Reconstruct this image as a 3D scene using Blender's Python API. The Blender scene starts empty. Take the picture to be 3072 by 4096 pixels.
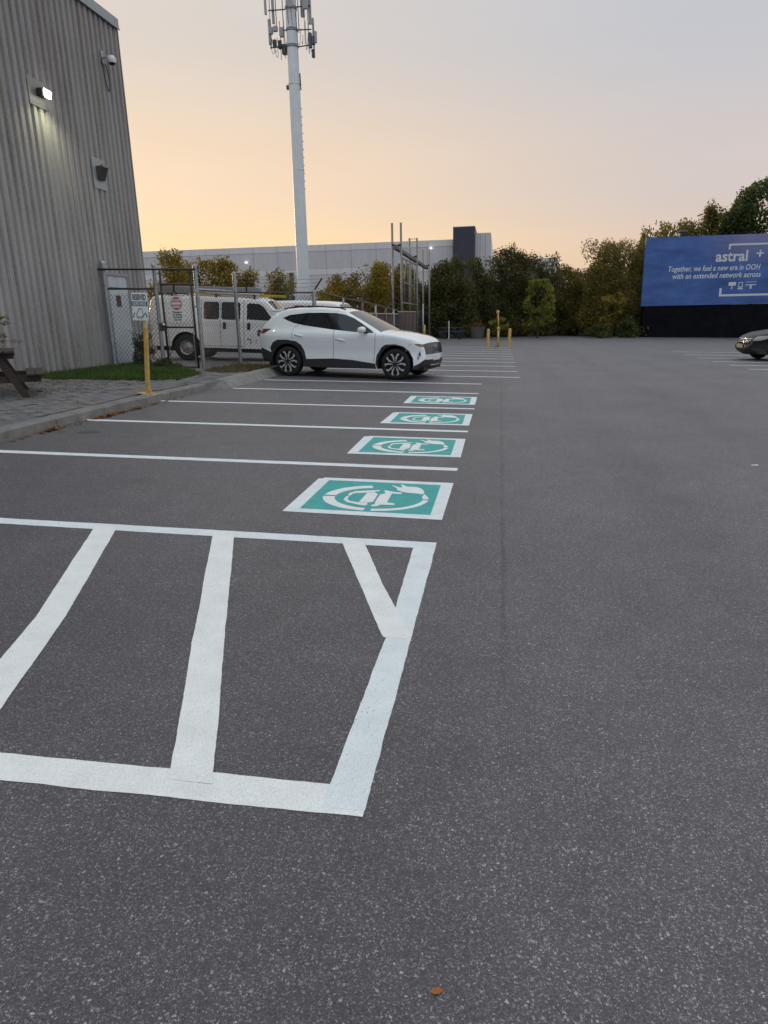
import bpy, bmesh, math, random
import numpy as np
from mathutils import Vector, Matrix
from mathutils.geometry import delaunay_2d_cdt

R = math.radians
sc = bpy.context.scene
col = sc.collection
rng = random.Random(7)
TILT = 0.0242            # the lot falls gently to the right: upright things lean this much against it

# ------------------------------------------------------------------ camera
def set_camera():
    pitch, roll, yaw = 0.283726, 0.004308, 0.163592
    F = Vector((0, math.cos(pitch), -math.sin(pitch)))
    Rt = Vector((1, 0, 0))
    U = Vector((0, math.sin(pitch), math.cos(pitch)))
    r = Rt * math.cos(roll) + U * math.sin(roll)
    u = -Rt * math.sin(roll) + U * math.cos(roll)
    M = Matrix.Rotation(yaw, 3, 'Z')
    F, r, u = M @ F, M @ r, M @ u
    cd = bpy.data.cameras.new('camera')
    cd.sensor_fit = 'VERTICAL'
    cd.sensor_height = 36.0
    cd.lens = 23.588
    cd.clip_start = 0.05
    cd.clip_end = 2000
    co = bpy.data.objects.new('camera', cd)
    col.objects.link(co)
    m = Matrix((r, u, -F)).transposed().to_4x4()
    m.translation = (0, 0, 1.40475)
    co.matrix_world = m
    sc.camera = co
set_camera()

# ------------------------------------------------------------------ sky, sun, exposure
SUN_AZ = R(-40)          # clockwise from +Y
SUN_EL = R(4)
def set_sky():
    w = bpy.data.worlds.new('World')
    sc.world = w
    w.use_nodes = True
    nt = w.node_tree
    N, L = nt.nodes, nt.links
    bg = N['Background']
    tc = N.new('ShaderNodeTexCoord')
    sep = N.new('ShaderNodeSeparateXYZ')
    L.new(tc.outputs['Generated'], sep.inputs[0])
    def ramp(stops):
        r = N.new('ShaderNodeValToRGB')
        cr = r.color_ramp
        cr.interpolation = 'B_SPLINE' if False else 'EASE'
        for i, (p, c) in enumerate(stops):
            e = cr.elements[i] if i < 2 else cr.elements.new(p)
            e.position = p
            e.color = (*c, 1)
        L.new(sep.outputs['Z'], r.inputs[0])
        return r
    top = [(0.62, (0.78, 0.84, 0.90)), (1.0, (0.98, 1.08, 1.16))]
    warm = ramp([(0.0, (1.12, 0.77, 0.36)), (0.06, (1.12, 0.78, 0.41)), (0.17, (0.96, 0.71, 0.50)), (0.34, (0.72, 0.64, 0.59))] + top)
    cool = ramp([(0.0, (0.82, 0.56, 0.40)), (0.06, (0.80, 0.58, 0.45)), (0.17, (0.68, 0.59, 0.57)), (0.34, (0.575, 0.58, 0.635))] + top)
    dot = N.new('ShaderNodeVectorMath'); dot.operation = 'DOT_PRODUCT'
    dot.inputs[1].default_value = (math.sin(SUN_AZ), math.cos(SUN_AZ), 0)
    L.new(tc.outputs['Generated'], dot.inputs[0])
    mr = N.new('ShaderNodeMapRange')
    mr.interpolation_type = 'SMOOTHSTEP'
    mr.inputs[1].default_value = 0.55
    mr.inputs[2].default_value = 0.99
    L.new(dot.outputs['Value'], mr.inputs[0])
    anti = ramp([(0.0, (0.60, 0.60, 0.64)), (0.06, (0.60, 0.62, 0.67)), (0.17, (0.60, 0.64, 0.70)), (0.34, (0.62, 0.67, 0.74))] + top)
    mr2 = N.new('ShaderNodeMapRange'); mr2.interpolation_type = 'SMOOTHSTEP'
    mr2.inputs[1].default_value = -0.25; mr2.inputs[2].default_value = 0.55
    L.new(dot.outputs['Value'], mr2.inputs[0])
    mx0 = N.new('ShaderNodeMix'); mx0.data_type = 'RGBA'
    L.new(mr2.outputs[0], mx0.inputs[0]); L.new(anti.outputs[0], mx0.inputs[6]); L.new(cool.outputs[0], mx0.inputs[7])
    mx = N.new('ShaderNodeMix'); mx.data_type = 'RGBA'
    L.new(mr.outputs[0], mx.inputs[0])
    L.new(mx0.outputs[2], mx.inputs[6])
    L.new(warm.outputs[0], mx.inputs[7])
    sky = N.new('ShaderNodeTexSky')
    sky.sky_type = 'NISHITA'
    sky.sun_disc = False
    sky.sun_elevation = SUN_EL
    sky.sun_rotation = SUN_AZ
    sky.dust_density = 4
    gm = N.new('ShaderNodeGamma'); gm.inputs[1].default_value = 0.28
    L.new(sky.outputs[0], gm.inputs[0])
    sm = N.new('ShaderNodeMix'); sm.data_type = 'RGBA'; sm.blend_type = 'MULTIPLY'
    sm.inputs[0].default_value = 1.0
    L.new(gm.outputs[0], sm.inputs[6])
    sm.inputs[7].default_value = (0.50, 0.52, 0.50, 1)
    fin = N.new('ShaderNodeMix'); fin.data_type = 'RGBA'
    fin.inputs[0].default_value = 0.15
    L.new(mx.outputs[2], fin.inputs[6])
    L.new(sm.outputs[2], fin.inputs[7])
    # faint streaks of high cloud
    mp = N.new('ShaderNodeMapping'); mp.inputs['Scale'].default_value = (1.2, 1.2, 7)
    L.new(tc.outputs['Generated'], mp.inputs[0])
    nz = N.new('ShaderNodeTexNoise'); nz.inputs['Scale'].default_value = 2.2; nz.inputs['Detail'].default_value = 4
    L.new(mp.outputs[0], nz.inputs[0])
    cm = N.new('ShaderNodeMapRange')
    cm.inputs[1].default_value = 0.35; cm.inputs[2].default_value = 0.7
    cm.inputs[3].default_value = 0.982; cm.inputs[4].default_value = 1.016
    L.new(nz.outputs[0], cm.inputs[0])
    cl = N.new('ShaderNodeMix'); cl.data_type = 'RGBA'; cl.blend_type = 'MULTIPLY'
    cl.inputs[0].default_value = 1.0
    L.new(fin.outputs[2], cl.inputs[6])
    L.new(cm.outputs[0], cl.inputs[7])
    L.new(cl.outputs[2], bg.inputs[0])
    bg.inputs[1].default_value = 1.0
    sd = bpy.data.lights.new('sun', 'SUN')
    sd.energy = 2.5
    sd.angle = R(8)
    sd.color = (1.0, 0.70, 0.42)
    so = bpy.data.objects.new('sun', sd)
    col.objects.link(so)
    d = Vector((math.sin(SUN_AZ) * math.cos(SUN_EL), math.cos(SUN_AZ) * math.cos(SUN_EL), math.sin(SUN_EL)))
    so.rotation_euler = d.to_track_quat('Z', 'Y').to_euler()
    so.location = d * 200
set_sky()
vs = sc.view_settings
vs.view_transform = 'Standard'
vs.look = 'None'
vs.exposure = 0.0
vs.gamma = 1.0
vs.use_curve_mapping = False

# ------------------------------------------------------------------ materials
MATS = {}
def pbsdf(m):
    return m.node_tree.nodes['Principled BSDF']
def mat(name, c, rough=0.6, metal=0.0, var=0.0, scale=8.0, stretch=None, bump=0.0, bscale=60.0, spec=0.5, coat=0.0, c2=None, emit=None):
    if name in MATS:
        return MATS[name]
    m = bpy.data.materials.new(name)
    m.use_nodes = True
    nt = m.node_tree; N, L = nt.nodes, nt.links
    b = pbsdf(m)
    b.inputs['Base Color'].default_value = (*c, 1)
    b.inputs['Roughness'].default_value = rough
    b.inputs['Metallic'].default_value = metal
    b.inputs['Specular IOR Level'].default_value = spec
    b.inputs['Coat Weight'].default_value = coat
    b.inputs['Coat Roughness'].default_value = 0.05
    if emit:
        b.inputs['Emission Color'].default_value = (*emit[:3], 1)
        b.inputs['Emission Strength'].default_value = emit[3]
    tc = N.new('ShaderNodeTexCoord')
    if var > 0 or c2:
        mp = N.new('ShaderNodeMapping')
        if stretch: mp.inputs['Scale'].default_value = stretch
        L.new(tc.outputs['Object'], mp.inputs[0])
        nz = N.new('ShaderNodeTexNoise'); nz.inputs['Scale'].default_value = scale; nz.inputs['Detail'].default_value = 6
        nz.inputs['Roughness'].default_value = 0.65
        L.new(mp.outputs[0], nz.inputs[0])
        cr = N.new('ShaderNodeValToRGB')
        a = tuple(max(0, v * (1 - var)) for v in c)
        d = c2 if c2 else tuple(min(1, v * (1 + var)) for v in c)
        cr.color_ramp.elements[0].position = 0.32; cr.color_ramp.elements[0].color = (*a, 1)
        cr.color_ramp.elements[1].position = 0.68; cr.color_ramp.elements[1].color = (*d, 1)
        L.new(nz.outputs[0], cr.inputs[0])
        L.new(cr.outputs[0], b.inputs['Base Color'])
    if bump > 0:
        nb = N.new('ShaderNodeTexNoise'); nb.inputs['Scale'].default_value = bscale; nb.inputs['Detail'].default_value = 5
        L.new(tc.outputs['Object'], nb.inputs[0])
        bp = N.new('ShaderNodeBump'); bp.inputs['Strength'].default_value = bump; bp.inputs['Distance'].default_value = 0.02
        L.new(nb.outputs[0], bp.inputs['Height'])
        L.new(bp.outputs[0], b.inputs['Normal'])
    MATS[name] = m
    return m

def asphalt_material():
    m = bpy.data.materials.new('asphalt'); m.use_nodes = True
    nt = m.node_tree; N, L = nt.nodes, nt.links
    b = pbsdf(m)
    tc = N.new('ShaderNodeTexCoord')
    O = tc.outputs['Object']
    memo = {}
    def noise(s, det=3, rough=0.55):
        if (s, det, rough) in memo: return memo[(s, det, rough)]
        n = N.new('ShaderNodeTexNoise'); n.inputs['Scale'].default_value = s; n.inputs['Detail'].default_value = det
        n.inputs['Roughness'].default_value = rough
        L.new(O, n.inputs[0]); memo[(s, det, rough)] = n.outputs[0]; return n.outputs[0]
    wobn = N.new('ShaderNodeTexNoise'); wobn.inputs['Scale'].default_value = 120; wobn.inputs['Detail'].default_value = 1
    L.new(O, wobn.inputs[0])
    adv = N.new('ShaderNodeVectorMath'); adv.operation = 'MULTIPLY_ADD'; adv.inputs[1].default_value = (0.011,) * 3
    L.new(wobn.outputs['Color'], adv.inputs[0]); L.new(O, adv.inputs[2])
    def vor(s, feat='F1'):
        v = N.new('ShaderNodeTexVoronoi'); v.inputs['Scale'].default_value = s; v.feature = feat
        L.new(adv.outputs[0], v.inputs[0]); return v
    def mth(op, a, bb, clamp=False):
        n = N.new('ShaderNodeMath'); n.operation = op; n.use_clamp = clamp
        for i, q in enumerate((a, bb)):
            if hasattr(q, 'links'): L.new(q, n.inputs[i])
            else: n.inputs[i].default_value = q
        return n.outputs[0]
    def mrange(v, a, bb, c=0, d=1, t='LINEAR'):
        n = N.new('ShaderNodeMapRange'); n.interpolation_type = t
        for i, q in enumerate((v, a, bb, c, d)):
            if hasattr(q, 'links'): L.new(q, n.inputs[i])
            else: n.inputs[i].default_value = q
        return n.outputs[0]
    def mix(f, a, bb, mode='MIX'):
        n = N.new('ShaderNodeMix'); n.data_type = 'RGBA'; n.blend_type = mode
        for i, q in ((0, f), (6, a), (7, bb)):
            if hasattr(q, 'links'): L.new(q, n.inputs[i])
            elif i == 0: n.inputs[0].default_value = q
            else: n.inputs[i].default_value = (*q, 1)
        return n.outputs[2]
    big = vor(108); small = vor(215); tiny = vor(400)
    def stones(v, lo, hi, rad):
        # light stones: random cell value above lo, faded at the cell rim
        s = N.new('ShaderNodeSeparateColor'); L.new(v.outputs['Color'], s.inputs[0])
        a = mrange(s.outputs[0], lo, hi, 0, 1)
        e = mrange(v.outputs['Distance'], rad * 0.72, rad, 1, 0)
        return mth('MULTIPLY', a, e), s.outputs[1]
    s1, t1 = stones(big, 0.87, 0.97, 0.44)
    s2, t2 = stones(small, 0.62, 0.92, 0.56)
    s3, t3 = stones(tiny, 0.35, 1.0, 0.75)
    base = mix(noise(140, 2), (0.040, 0.036, 0.040), (0.095, 0.084, 0.093))
    c = mix(mth('MULTIPLY', s3, 0.46), base, (0.28, 0.25, 0.275))
    tint2 = mix(t2, (0.28, 0.25, 0.265), (0.50, 0.47, 0.49))
    c = mix(mth('MULTIPLY', s2, 0.80), c, tint2)
    tint1 = mix(t1, (0.32, 0.30, 0.305), (0.54, 0.52, 0.53))
    c = mix(mth('MULTIPLY', s1, 0.9), c, tint1)
    # broad tone: patches, cleaner stalls, pale driving lane
    br = mrange(noise(0.55, 5, 0.6), 0.3, 0.72, 0.82, 1.15)
    mid = mrange(noise(4.5, 4, 0.6), 0.3, 0.7, 0.90, 1.09)
    sx = N.new('ShaderNodeSeparateXYZ'); L.new(O, sx.inputs[0])
    X, Y = sx.outputs[0], sx.outputs[1]
    lane = mrange(mth('ADD', X, mth('MULTIPLY', mth('SUBTRACT', noise(0.8, 2), 0.5), 0.8)), -0.4, 0.5, 0.90, 1.06, 'SMOOTHSTEP')
    tone = mth('MULTIPLY', mth('MULTIPLY', br, mid), lane)
    # paving joint running along the row ends
    wob = mth('MULTIPLY', mth('SUBTRACT', noise(3.0, 3), 0.5), 0.05)
    jx = mth('ABSOLUTE', mth('SUBTRACT', mth('ADD', X, wob), 0.09), 0)
    jw = mrange(noise(1.7, 3), 0.35, 0.65, 0.012, 0.03)
    joint = mrange(jx, 0.004, jw, 1, 0)
    joint = mth('MULTIPLY', joint, mrange(noise(5.5, 2), 0.36, 0.55, 0.15, 0.85))
    joint = mth('MULTIPLY', joint, mrange(Y, 2.2, 3.2, 0, 1))
    tone = mth('MULTIPLY', tone, mrange(joint, 0, 1, 1, 0.55))
    # tyre arcs far out in the lane
    def arc(cx, cy, rad, wd):
        dx = mth('SUBTRACT', X, cx); dy = mth('SUBTRACT', Y, cy)
        rr = mth('SQRT', mth('ADD', mth('MULTIPLY', dx, dx), mth('MULTIPLY', dy, dy)), 0)
        dd = mth('ABSOLUTE', mth('SUBTRACT', rr, rad), 0)
        return mth('MULTIPLY', mrange(dd, 0.02, wd, 1, 0), mrange(noise(0.5, 3), 0.42, 0.62, 0, 1))
    ar = mth('MAXIMUM', mth('MAXIMUM', arc(9, 24, 6.2, 0.16), arc(9, 24, 4.6, 0.14)), mth('MAXIMUM', arc(-3, 33, 6.0, 0.15), arc(3.4, 21, 1.3, 0.3)))
    tone = mth('MULTIPLY', tone, mrange(ar, 0, 1, 1, 0.78))
    # oil spots in the stall beside the kerb; broad darker patch below the white car
    def spot(cx, cy, rx, ry):
        dx = mth('DIVIDE', mth('SUBTRACT', X, cx), rx); dy = mth('DIVIDE', mth('SUBTRACT', Y, cy), ry)
        rr = mth('ADD', mth('MULTIPLY', dx, dx), mth('MULTIPLY', dy, dy))
        rr = mth('ADD', rr, mth('MULTIPLY', mth('SUBTRACT', noise(9, 4), 0.5), 1.1))
        return mrange(rr, 0.75, 1.15, 1, 0)
    sp = mth('MAXIMUM', spot(-4.99, 7.6, 0.15, 0.12), mth('MULTIPLY', spot(-5.34, 7.54, 0.06, 0.09), 0.55))
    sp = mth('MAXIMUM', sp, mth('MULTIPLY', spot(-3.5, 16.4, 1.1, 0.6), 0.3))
    for cx_, cy_, a_, b_, k_ in ((-3.1, 5.3, .10, .14, .28), (-2.9, 7.2, .16, .10, .33), (-3.2, 9.7, .22, .15, .4), (-3.0, 11.8, .15, .2, .35), (-2.4, 5.0, .05, .06, .3), (2.2, 9.5, .09, .35, .22), (3.4, 5.2, .06, .08, .3)):
        sp = mth('MAXIMUM', sp, mth('MULTIPLY', spot(cx_, cy_, a_, b_), k_))
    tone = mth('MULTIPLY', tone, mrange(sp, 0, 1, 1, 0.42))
    # faint wheel tracks along the driving lane
    def track(cx_, wd):
        dd = mth('ABSOLUTE', mth('SUBTRACT', mth('ADD', X, mth('MULTIPLY', noise(0.55, 5, 0.6), 0.9)), cx_ + .45), 0)
        return mrange(dd, wd * .3, wd, 1, 0, 'SMOOTHSTEP')
    trk = mth('MAXIMUM', mth('MAXIMUM', track(1.3, .35), track(2.9, .38)), mth('MAXIMUM', track(4.6, .35), track(6.1, .38)))
    tone = mth('MULTIPLY', tone, mrange(trk, 0, 1, 1, 0.93))
    tn = N.new('ShaderNodeCombineColor')
    for i in range(3): L.new(tone, tn.inputs[i])
    c = mix(1.0, c, tn.outputs[0], 'MULTIPLY')
    L.new(c, b.inputs['Base Color'])
    L.new(mrange(s2, 0, 1, 0.56, 0.44), b.inputs['Roughness'])
    b.inputs['Specular IOR Level'].default_value = 0.6
    h = mth('ADD', mth('MULTIPLY', mrange(small.outputs['Distance'], 0, 0.7, 1, 0), 0.7), mth('MULTIPLY', mrange(big.outputs['Distance'], 0, 0.6, 1, 0), 0.8))
    h = mth('ADD', h, mth('MULTIPLY', noise(420, 2), 0.3))
    bp = N.new('ShaderNodeBump'); bp.inputs['Strength'].default_value = 0.55; bp.inputs['Distance'].default_value = 0.004
    L.new(h, bp.inputs['Height']); L.new(bp.outputs[0], b.inputs['Normal'])
    return m

def paint_material(name, c, fleck=0.53, dark=(0.10, 0.10, 0.105), tone=0.06):
    m = bpy.data.materials.new(name); m.use_nodes = True
    nt = m.node_tree; N, L = nt.nodes, nt.links
    b = pbsdf(m)
    tc = N.new('ShaderNodeTexCoord'); O = tc.outputs['Object']
    def noise(s, d=3):
        n = N.new('ShaderNodeTexNoise'); n.inputs['Scale'].default_value = s; n.inputs['Detail'].default_value = d
        L.new(O, n.inputs[0]); return n.outputs[0]
    v = N.new('ShaderNodeTexVoronoi'); v.inputs['Scale'].default_value = 95; L.new(O, v.inputs[0])
    s = N.new('ShaderNodeSeparateColor'); L.new(v.outputs['Color'], s.inputs[0])
    def mr(a, lo, hi, c0, c1):
        n = N.new('ShaderNodeMapRange')
        L.new(a, n.inputs[0])
        for i, q in enumerate((lo, hi, c0, c1)): n.inputs[i + 1].default_value = q
        return n.outputs[0]
    def mul(a, bb):
        n = N.new('ShaderNodeMath'); n.operation = 'MULTIPLY'; L.new(a, n.inputs[0]); L.new(bb, n.inputs[1]); return n.outputs[0]
    holes = mul(mul(mr(s.outputs[0], 0.90, 0.95, 0, 0.8), mr(v.outputs['Distance'], 0.15, 0.42, 1, 0)), mr(noise(2.6), fleck - 0.1, fleck + 0.05, 0, 1))
    fine = mr(noise(170, 3), 0.58, 0.74, 0, 0.26)
    mx = N.new('ShaderNodeMath'); mx.operation = 'MAXIMUM'; L.new(holes, mx.inputs[0]); L.new(fine, mx.inputs[1])
    cr = N.new('ShaderNodeValToRGB')
    cr.color_ramp.elements[0].position = 0.3; cr.color_ramp.elements[0].color = (*[q * (1 - tone) for q in c], 1)
    cr.color_ramp.elements[1].position = 0.7; cr.color_ramp.elements[1].color = (*[min(1, q * (1 + tone)) for q in c], 1)
    L.new(noise(7, 5), cr.inputs[0])
    mix = N.new('ShaderNodeMix'); mix.data_type = 'RGBA'
    L.new(mx.outputs[0], mix.inputs[0]); L.new(cr.outputs[0], mix.inputs[6]); mix.inputs[7].default_value = (*dark, 1)
    L.new(mix.outputs[2], b.inputs['Base Color'])
    b.inputs['Roughness'].default_value = 0.62
    bp = N.new('ShaderNodeBump'); bp.inputs['Strength'].default_value = 0.75; bp.inputs['Distance'].default_value = 0.006
    vb = N.new('ShaderNodeTexVoronoi'); vb.inputs['Scale'].default_value = 120; L.new(O, vb.inputs[0])
    L.new(vb.outputs['Distance'], bp.inputs['Height']); L.new(bp.outputs[0], b.inputs['Normal'])
    return m

def leaf_material(name, cols, trans=0.35):
    m = bpy.data.materials.new(name); m.use_nodes = True
    nt = m.node_tree; N, L = nt.nodes, nt.links
    b = pbsdf(m)
    g = N.new('ShaderNodeNewGeometry')
    cr = N.new('ShaderNodeValToRGB')
    n = len(cols)
    for i, c in enumerate(cols):
        e = cr.color_ramp.elements[i] if i < 2 else cr.color_ramp.elements.new(1)
        e.position = i / (n - 1); e.color = (*c, 1)
    tc = N.new('ShaderNodeTexCoord')
    nz = N.new('ShaderNodeTexNoise'); nz.inputs['Scale'].default_value = 0.8; nz.inputs['Detail'].default_value = 3
    L.new(tc.outputs['Object'], nz.inputs[0])
    mr = N.new('ShaderNodeMapRange'); mr.inputs[1].default_value = 0.3; mr.inputs[2].default_value = 0.7
    L.new(nz.outputs[0], mr.inputs[0])
    av = N.new('ShaderNodeMix'); av.data_type = 'FLOAT'; av.inputs[0].default_value = 0.5
    L.new(g.outputs['Random Per Island'], av.inputs[2]); L.new(mr.outputs[0], av.inputs[3])
    L.new(av.outputs[0], cr.inputs[0])
    L.new(cr.outputs[0], b.inputs['Base Color'])
    b.inputs['Roughness'].default_value = 0.6
    b.inputs['Specular IOR Level'].default_value = 0.25
    tr = N.new('ShaderNodeBsdfTranslucent'); L.new(cr.outputs[0], tr.inputs[0])
    ms = N.new('ShaderNodeMixShader'); ms.inputs[0].default_value = trans
    L.new(b.outputs[0], ms.inputs[1]); L.new(tr.outputs[0], ms.inputs[2])
    L.new(ms.outputs[0], N['Material Output'].inputs[0])
    return m

# ------------------------------------------------------------------ mesh helpers
class MB:
    def __init__(s): s.v = []; s.f = []
    def add(s, vs_, fs):
        o = len(s.v); s.v += [tuple(q) for q in vs_]; s.f += [tuple(i + o for i in f) for f in fs]; return s
    def box(s, x0, x1, y0, y1, z0, z1):
        return s.add([(x0, y0, z0), (x1, y0, z0), (x1, y1, z0), (x0, y1, z0), (x0, y0, z1), (x1, y0, z1), (x1, y1, z1), (x0, y1, z1)],
                     [(0, 3, 2, 1), (4, 5, 6, 7), (0, 1, 5, 4), (1, 2, 6, 5), (2, 3, 7, 6), (3, 0, 4, 7)])
    def obox(s, p, q, w, h, up=(0, 0, 1)):
        """beam from p to q with width w (sideways) and height h (along up)"""
        p, q, up = Vector(p), Vector(q), Vector(up)
        d = (q - p).normalized()
        a = d.cross(up)
        if a.length < 1e-5: a = d.cross(Vector((0, 1, 0)))
        a.normalize(); b = a.cross(d).normalized()
        a *= w / 2; b *= h / 2
        return s.add([p - a - b, p + a - b, p + a + b, p - a + b, q - a - b, q + a - b, q + a + b, q - a + b],
                     [(0, 1, 2, 3), (4, 7, 6, 5), (0, 4, 5, 1), (1, 5, 6, 2), (2, 6, 7, 3), (3, 7, 4, 0)])
    def tube(s, pts, r, n=8, cap=True):
        pts = [Vector(q) for q in pts]
        rs = r if isinstance(r, (list, tuple)) else [r] * len(pts)
        rings = []
        prev = None
        for i, q in enumerate(pts):
            d = (pts[min(i + 1, len(pts) - 1)] - pts[max(i - 1, 0)]).normalized()
            if prev is None:
                a = d.cross(Vector((0, 0, 1)))
                if a.length < 1e-4: a = Vector((1, 0, 0))
            else:
                a = prev - d * prev.dot(d)
            a.normalize(); prev = a; b = d.cross(a)
            rings.append([q + (a * math.cos(2 * math.pi * k / n) + b * math.sin(2 * math.pi * k / n)) * rs[i] for k in range(n)])
        vs_ = [v for rg in rings for v in rg]; fs = []
        for i in range(len(rings) - 1):
            for k in range(n):
                k2 = (k + 1) % n
                fs.append((i * n + k, i * n + k2, (i + 1) * n + k2, (i + 1) * n + k))
        if cap:
            fs.append(tuple(range(n))[::-1]); fs.append(tuple(range((len(rings) - 1) * n, len(rings) * n)))
        return s.add(vs_, fs)
    def lathe(s, prof, n=24, axis='Z', o=(0, 0, 0)):
        """prof: (r, h) pairs"""
        vs_ = []; fs = []
        for (r, h) in prof:
            for k in range(n):
                a = 2 * math.pi * k / n
                c_, s_ = r * math.cos(a), r * math.sin(a)
                p = (c_, s_, h) if axis == 'Z' else (c_, h, s_)
                vs_.append((p[0] + o[0], p[1] + o[1], p[2] + o[2]))
        for i in range(len(prof) - 1):
            for k in range(n):
                k2 = (k + 1) % n
                fs.append((i * n + k, i * n + k2, (i + 1) * n + k2, (i + 1) * n + k))
        return s.add(vs_, fs)
    def poly(s, pts, thick=0.0, axis=(0, 0, 1)):
        """flat polygon, triangulated; with thickness extruded along axis"""
        pts = [Vector(q) for q in pts]; n = len(pts)
        if thick == 0: return s.add(pts, [tuple(range(n))])
        a = Vector(axis) * thick
        return s.add(pts + [q + a for q in pts], [tuple(range(n))[::-1], tuple(range(n, 2 * n))] + [(i, (i + 1) % n, n + (i + 1) % n, n + i) for i in range(n)])
    def build(s, name, m=None, parent=None, smooth=False, loc=None, tri=False, bevel=0):
        me = bpy.data.meshes.new(name)
        me.from_pydata(s.v, [], s.f)
        if tri or bevel:
            bm = bmesh.new(); bm.from_mesh(me)
            if bevel:
                bmesh.ops.bevel(bm, geom=bm.edges[:], offset=bevel, segments=1, affect='EDGES', clamp_overlap=True)
            if tri: bmesh.ops.triangulate(bm, faces=bm.faces[:])
            bmesh.ops.recalc_face_normals(bm, faces=bm.faces[:])
            bm.to_mesh(me); bm.free()
        me.update()
        return obj(name, me, m, parent, smooth, loc)
def obj(name, me, m=None, parent=None, smooth=False, loc=None):
    if m is not None and not me.materials: me.materials.append(m)
    if smooth: me.polygons.foreach_set('use_smooth', [True] * len(me.polygons))
    o = bpy.data.objects.new(name, me)
    col.objects.link(o)
    if parent is not None: o.parent = parent
    if loc is not None: o.location = loc
    return o
def auto_smooth(o, ang=35):
    me = o.data
    bm = bmesh.new(); bm.from_mesh(me)
    for e in bm.edges:
        if len(e.link_faces) == 2 and e.calc_face_angle(0) > R(ang): e.smooth = False
    for f in bm.faces: f.smooth = True
    bm.to_mesh(me); bm.free()
    return o
def tag(o, label, cat, group=None):
    o['label'] = label; o['category'] = cat
    if group: o['group'] = group
    return o
def empty(name, loc=(0, 0, 0), rz=0.0, upright=True):
    o = bpy.data.objects.new(name, None)
    o.empty_display_size = 0.2
    col.objects.link(o)
    m = Matrix.Rotation(rz, 4, 'Z')
    if upright: m = Matrix.Rotation(-TILT, 4, 'Y') @ m
    m.translation = loc
    o.matrix_world = m
    return o
def part_label(o, l): o['label'] = l; return o
def dup(root, loc, rz=0.0, upright=True, scale=None):
    def cp(o, par):
        c = o.copy(); col.objects.link(c); c.parent = par
        for ch in [q for q in bpy.data.objects if q.parent == o and q != c]: cp(ch, c)
        return c
    r = cp(root, None)
    m = Matrix.Rotation(rz, 4, 'Z')
    if upright: m = Matrix.Rotation(-TILT, 4, 'Y') @ m
    if scale: m = m @ Matrix.Diagonal((*scale, 1))
    m.translation = loc
    r.matrix_world = m
    return r
def text(body, size, m, parent, mtx, bold=0.0, shear=0.0, align='LEFT', width=None, name='lettering', extrude=0.0, space=1.0):
    cu = bpy.data.curves.new('t', 'FONT')
    cu.body = body; cu.size = size; cu.offset = bold; cu.shear = shear; cu.align_x = align; cu.extrude = extrude
    cu.space_character = space
    cu.resolution_u = 3
    to = bpy.data.objects.new('t', cu); col.objects.link(to)
    dg = bpy.context.evaluated_depsgraph_get()
    me = bpy.data.meshes.new_from_object(to.evaluated_get(dg), depsgraph=dg)
    bpy.data.objects.remove(to); bpy.data.curves.remove(cu)
    me.materials.clear(); me.name = name
    if width:
        xs = [v.co.x for v in me.vertices]
        k = width / (max(xs) - min(xs)); x0 = min(xs) if align == 'LEFT' else 0
        for v in me.vertices: v.co.x = (v.co.x - x0) * k
    me.transform(mtx)
    return obj(name, me, m, parent)

# shared materials
M_galv = mat('galvanised_steel', (0.34, 0.36, 0.38), 0.45, 0.7, 0.25, 14)
M_darkpipe = mat('dark_pipe', (0.05, 0.045, 0.042), 0.6, 0.3, 0.4, 20)
M_rust = mat('rusty_pipe', (0.12, 0.075, 0.055), 0.75, 0.2, 0.5, 18)
M_conc = mat('kerb_concrete', (0.215, 0.20, 0.185), 0.9, 0, 0.22, 5, bump=0.5, bscale=70)
M_yellow = mat('yellow_paint', (0.62, 0.36, 0.07), 0.5, 0, 0.22, 9, c2=(0.70, 0.46, 0.15))
M_black = mat('black_plastic', (0.018, 0.018, 0.02), 0.55)
M_rubber = mat('tyre_rubber', (0.016, 0.016, 0.017), 0.85)
M_white = mat('white_paint', (0.74, 0.75, 0.75), 0.5)
M_carwhite = mat('car_paint_white', (0.84, 0.87, 0.90), 0.25, 0, 0.0, coat=0.9)
M_glass = mat('car_glass', (0.012, 0.014, 0.016), 0.04, 0, spec=0.7)
M_chrome = mat('bright_metal', (0.62, 0.62, 0.62), 0.18, 1.0)
M_alloy = mat('machined_alloy', (0.60, 0.60, 0.60), 0.3, 0.35)
M_signface = mat('sign_face', (0.84, 0.86, 0.86), 0.45)
M_signgreen = mat('sign_green', (0.02, 0.16, 0.15), 0.45)
M_signdark = mat('sign_ink', (0.03, 0.06, 0.08), 0.45)

# ------------------------------------------------------------------ ground and markings
lot = MB().poly([(-400, -60, 0), (400, -60, 0), (400, 700, 0), (-400, 700, 0)]).build('parking_lot', asphalt_material())
lot['kind'] = 'structure'
P_line = paint_material('line_paint', (0.83, 0.86, 0.87))
P_over = paint_material('line_paint_second_coat', (0.90, 0.895, 0.87), fleck=0.6)
P_green = paint_material('green_marking_paint', (0.05, 0.395, 0.375), fleck=0.62, dark=(0.03, 0.12, 0.11), tone=0.10)

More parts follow.
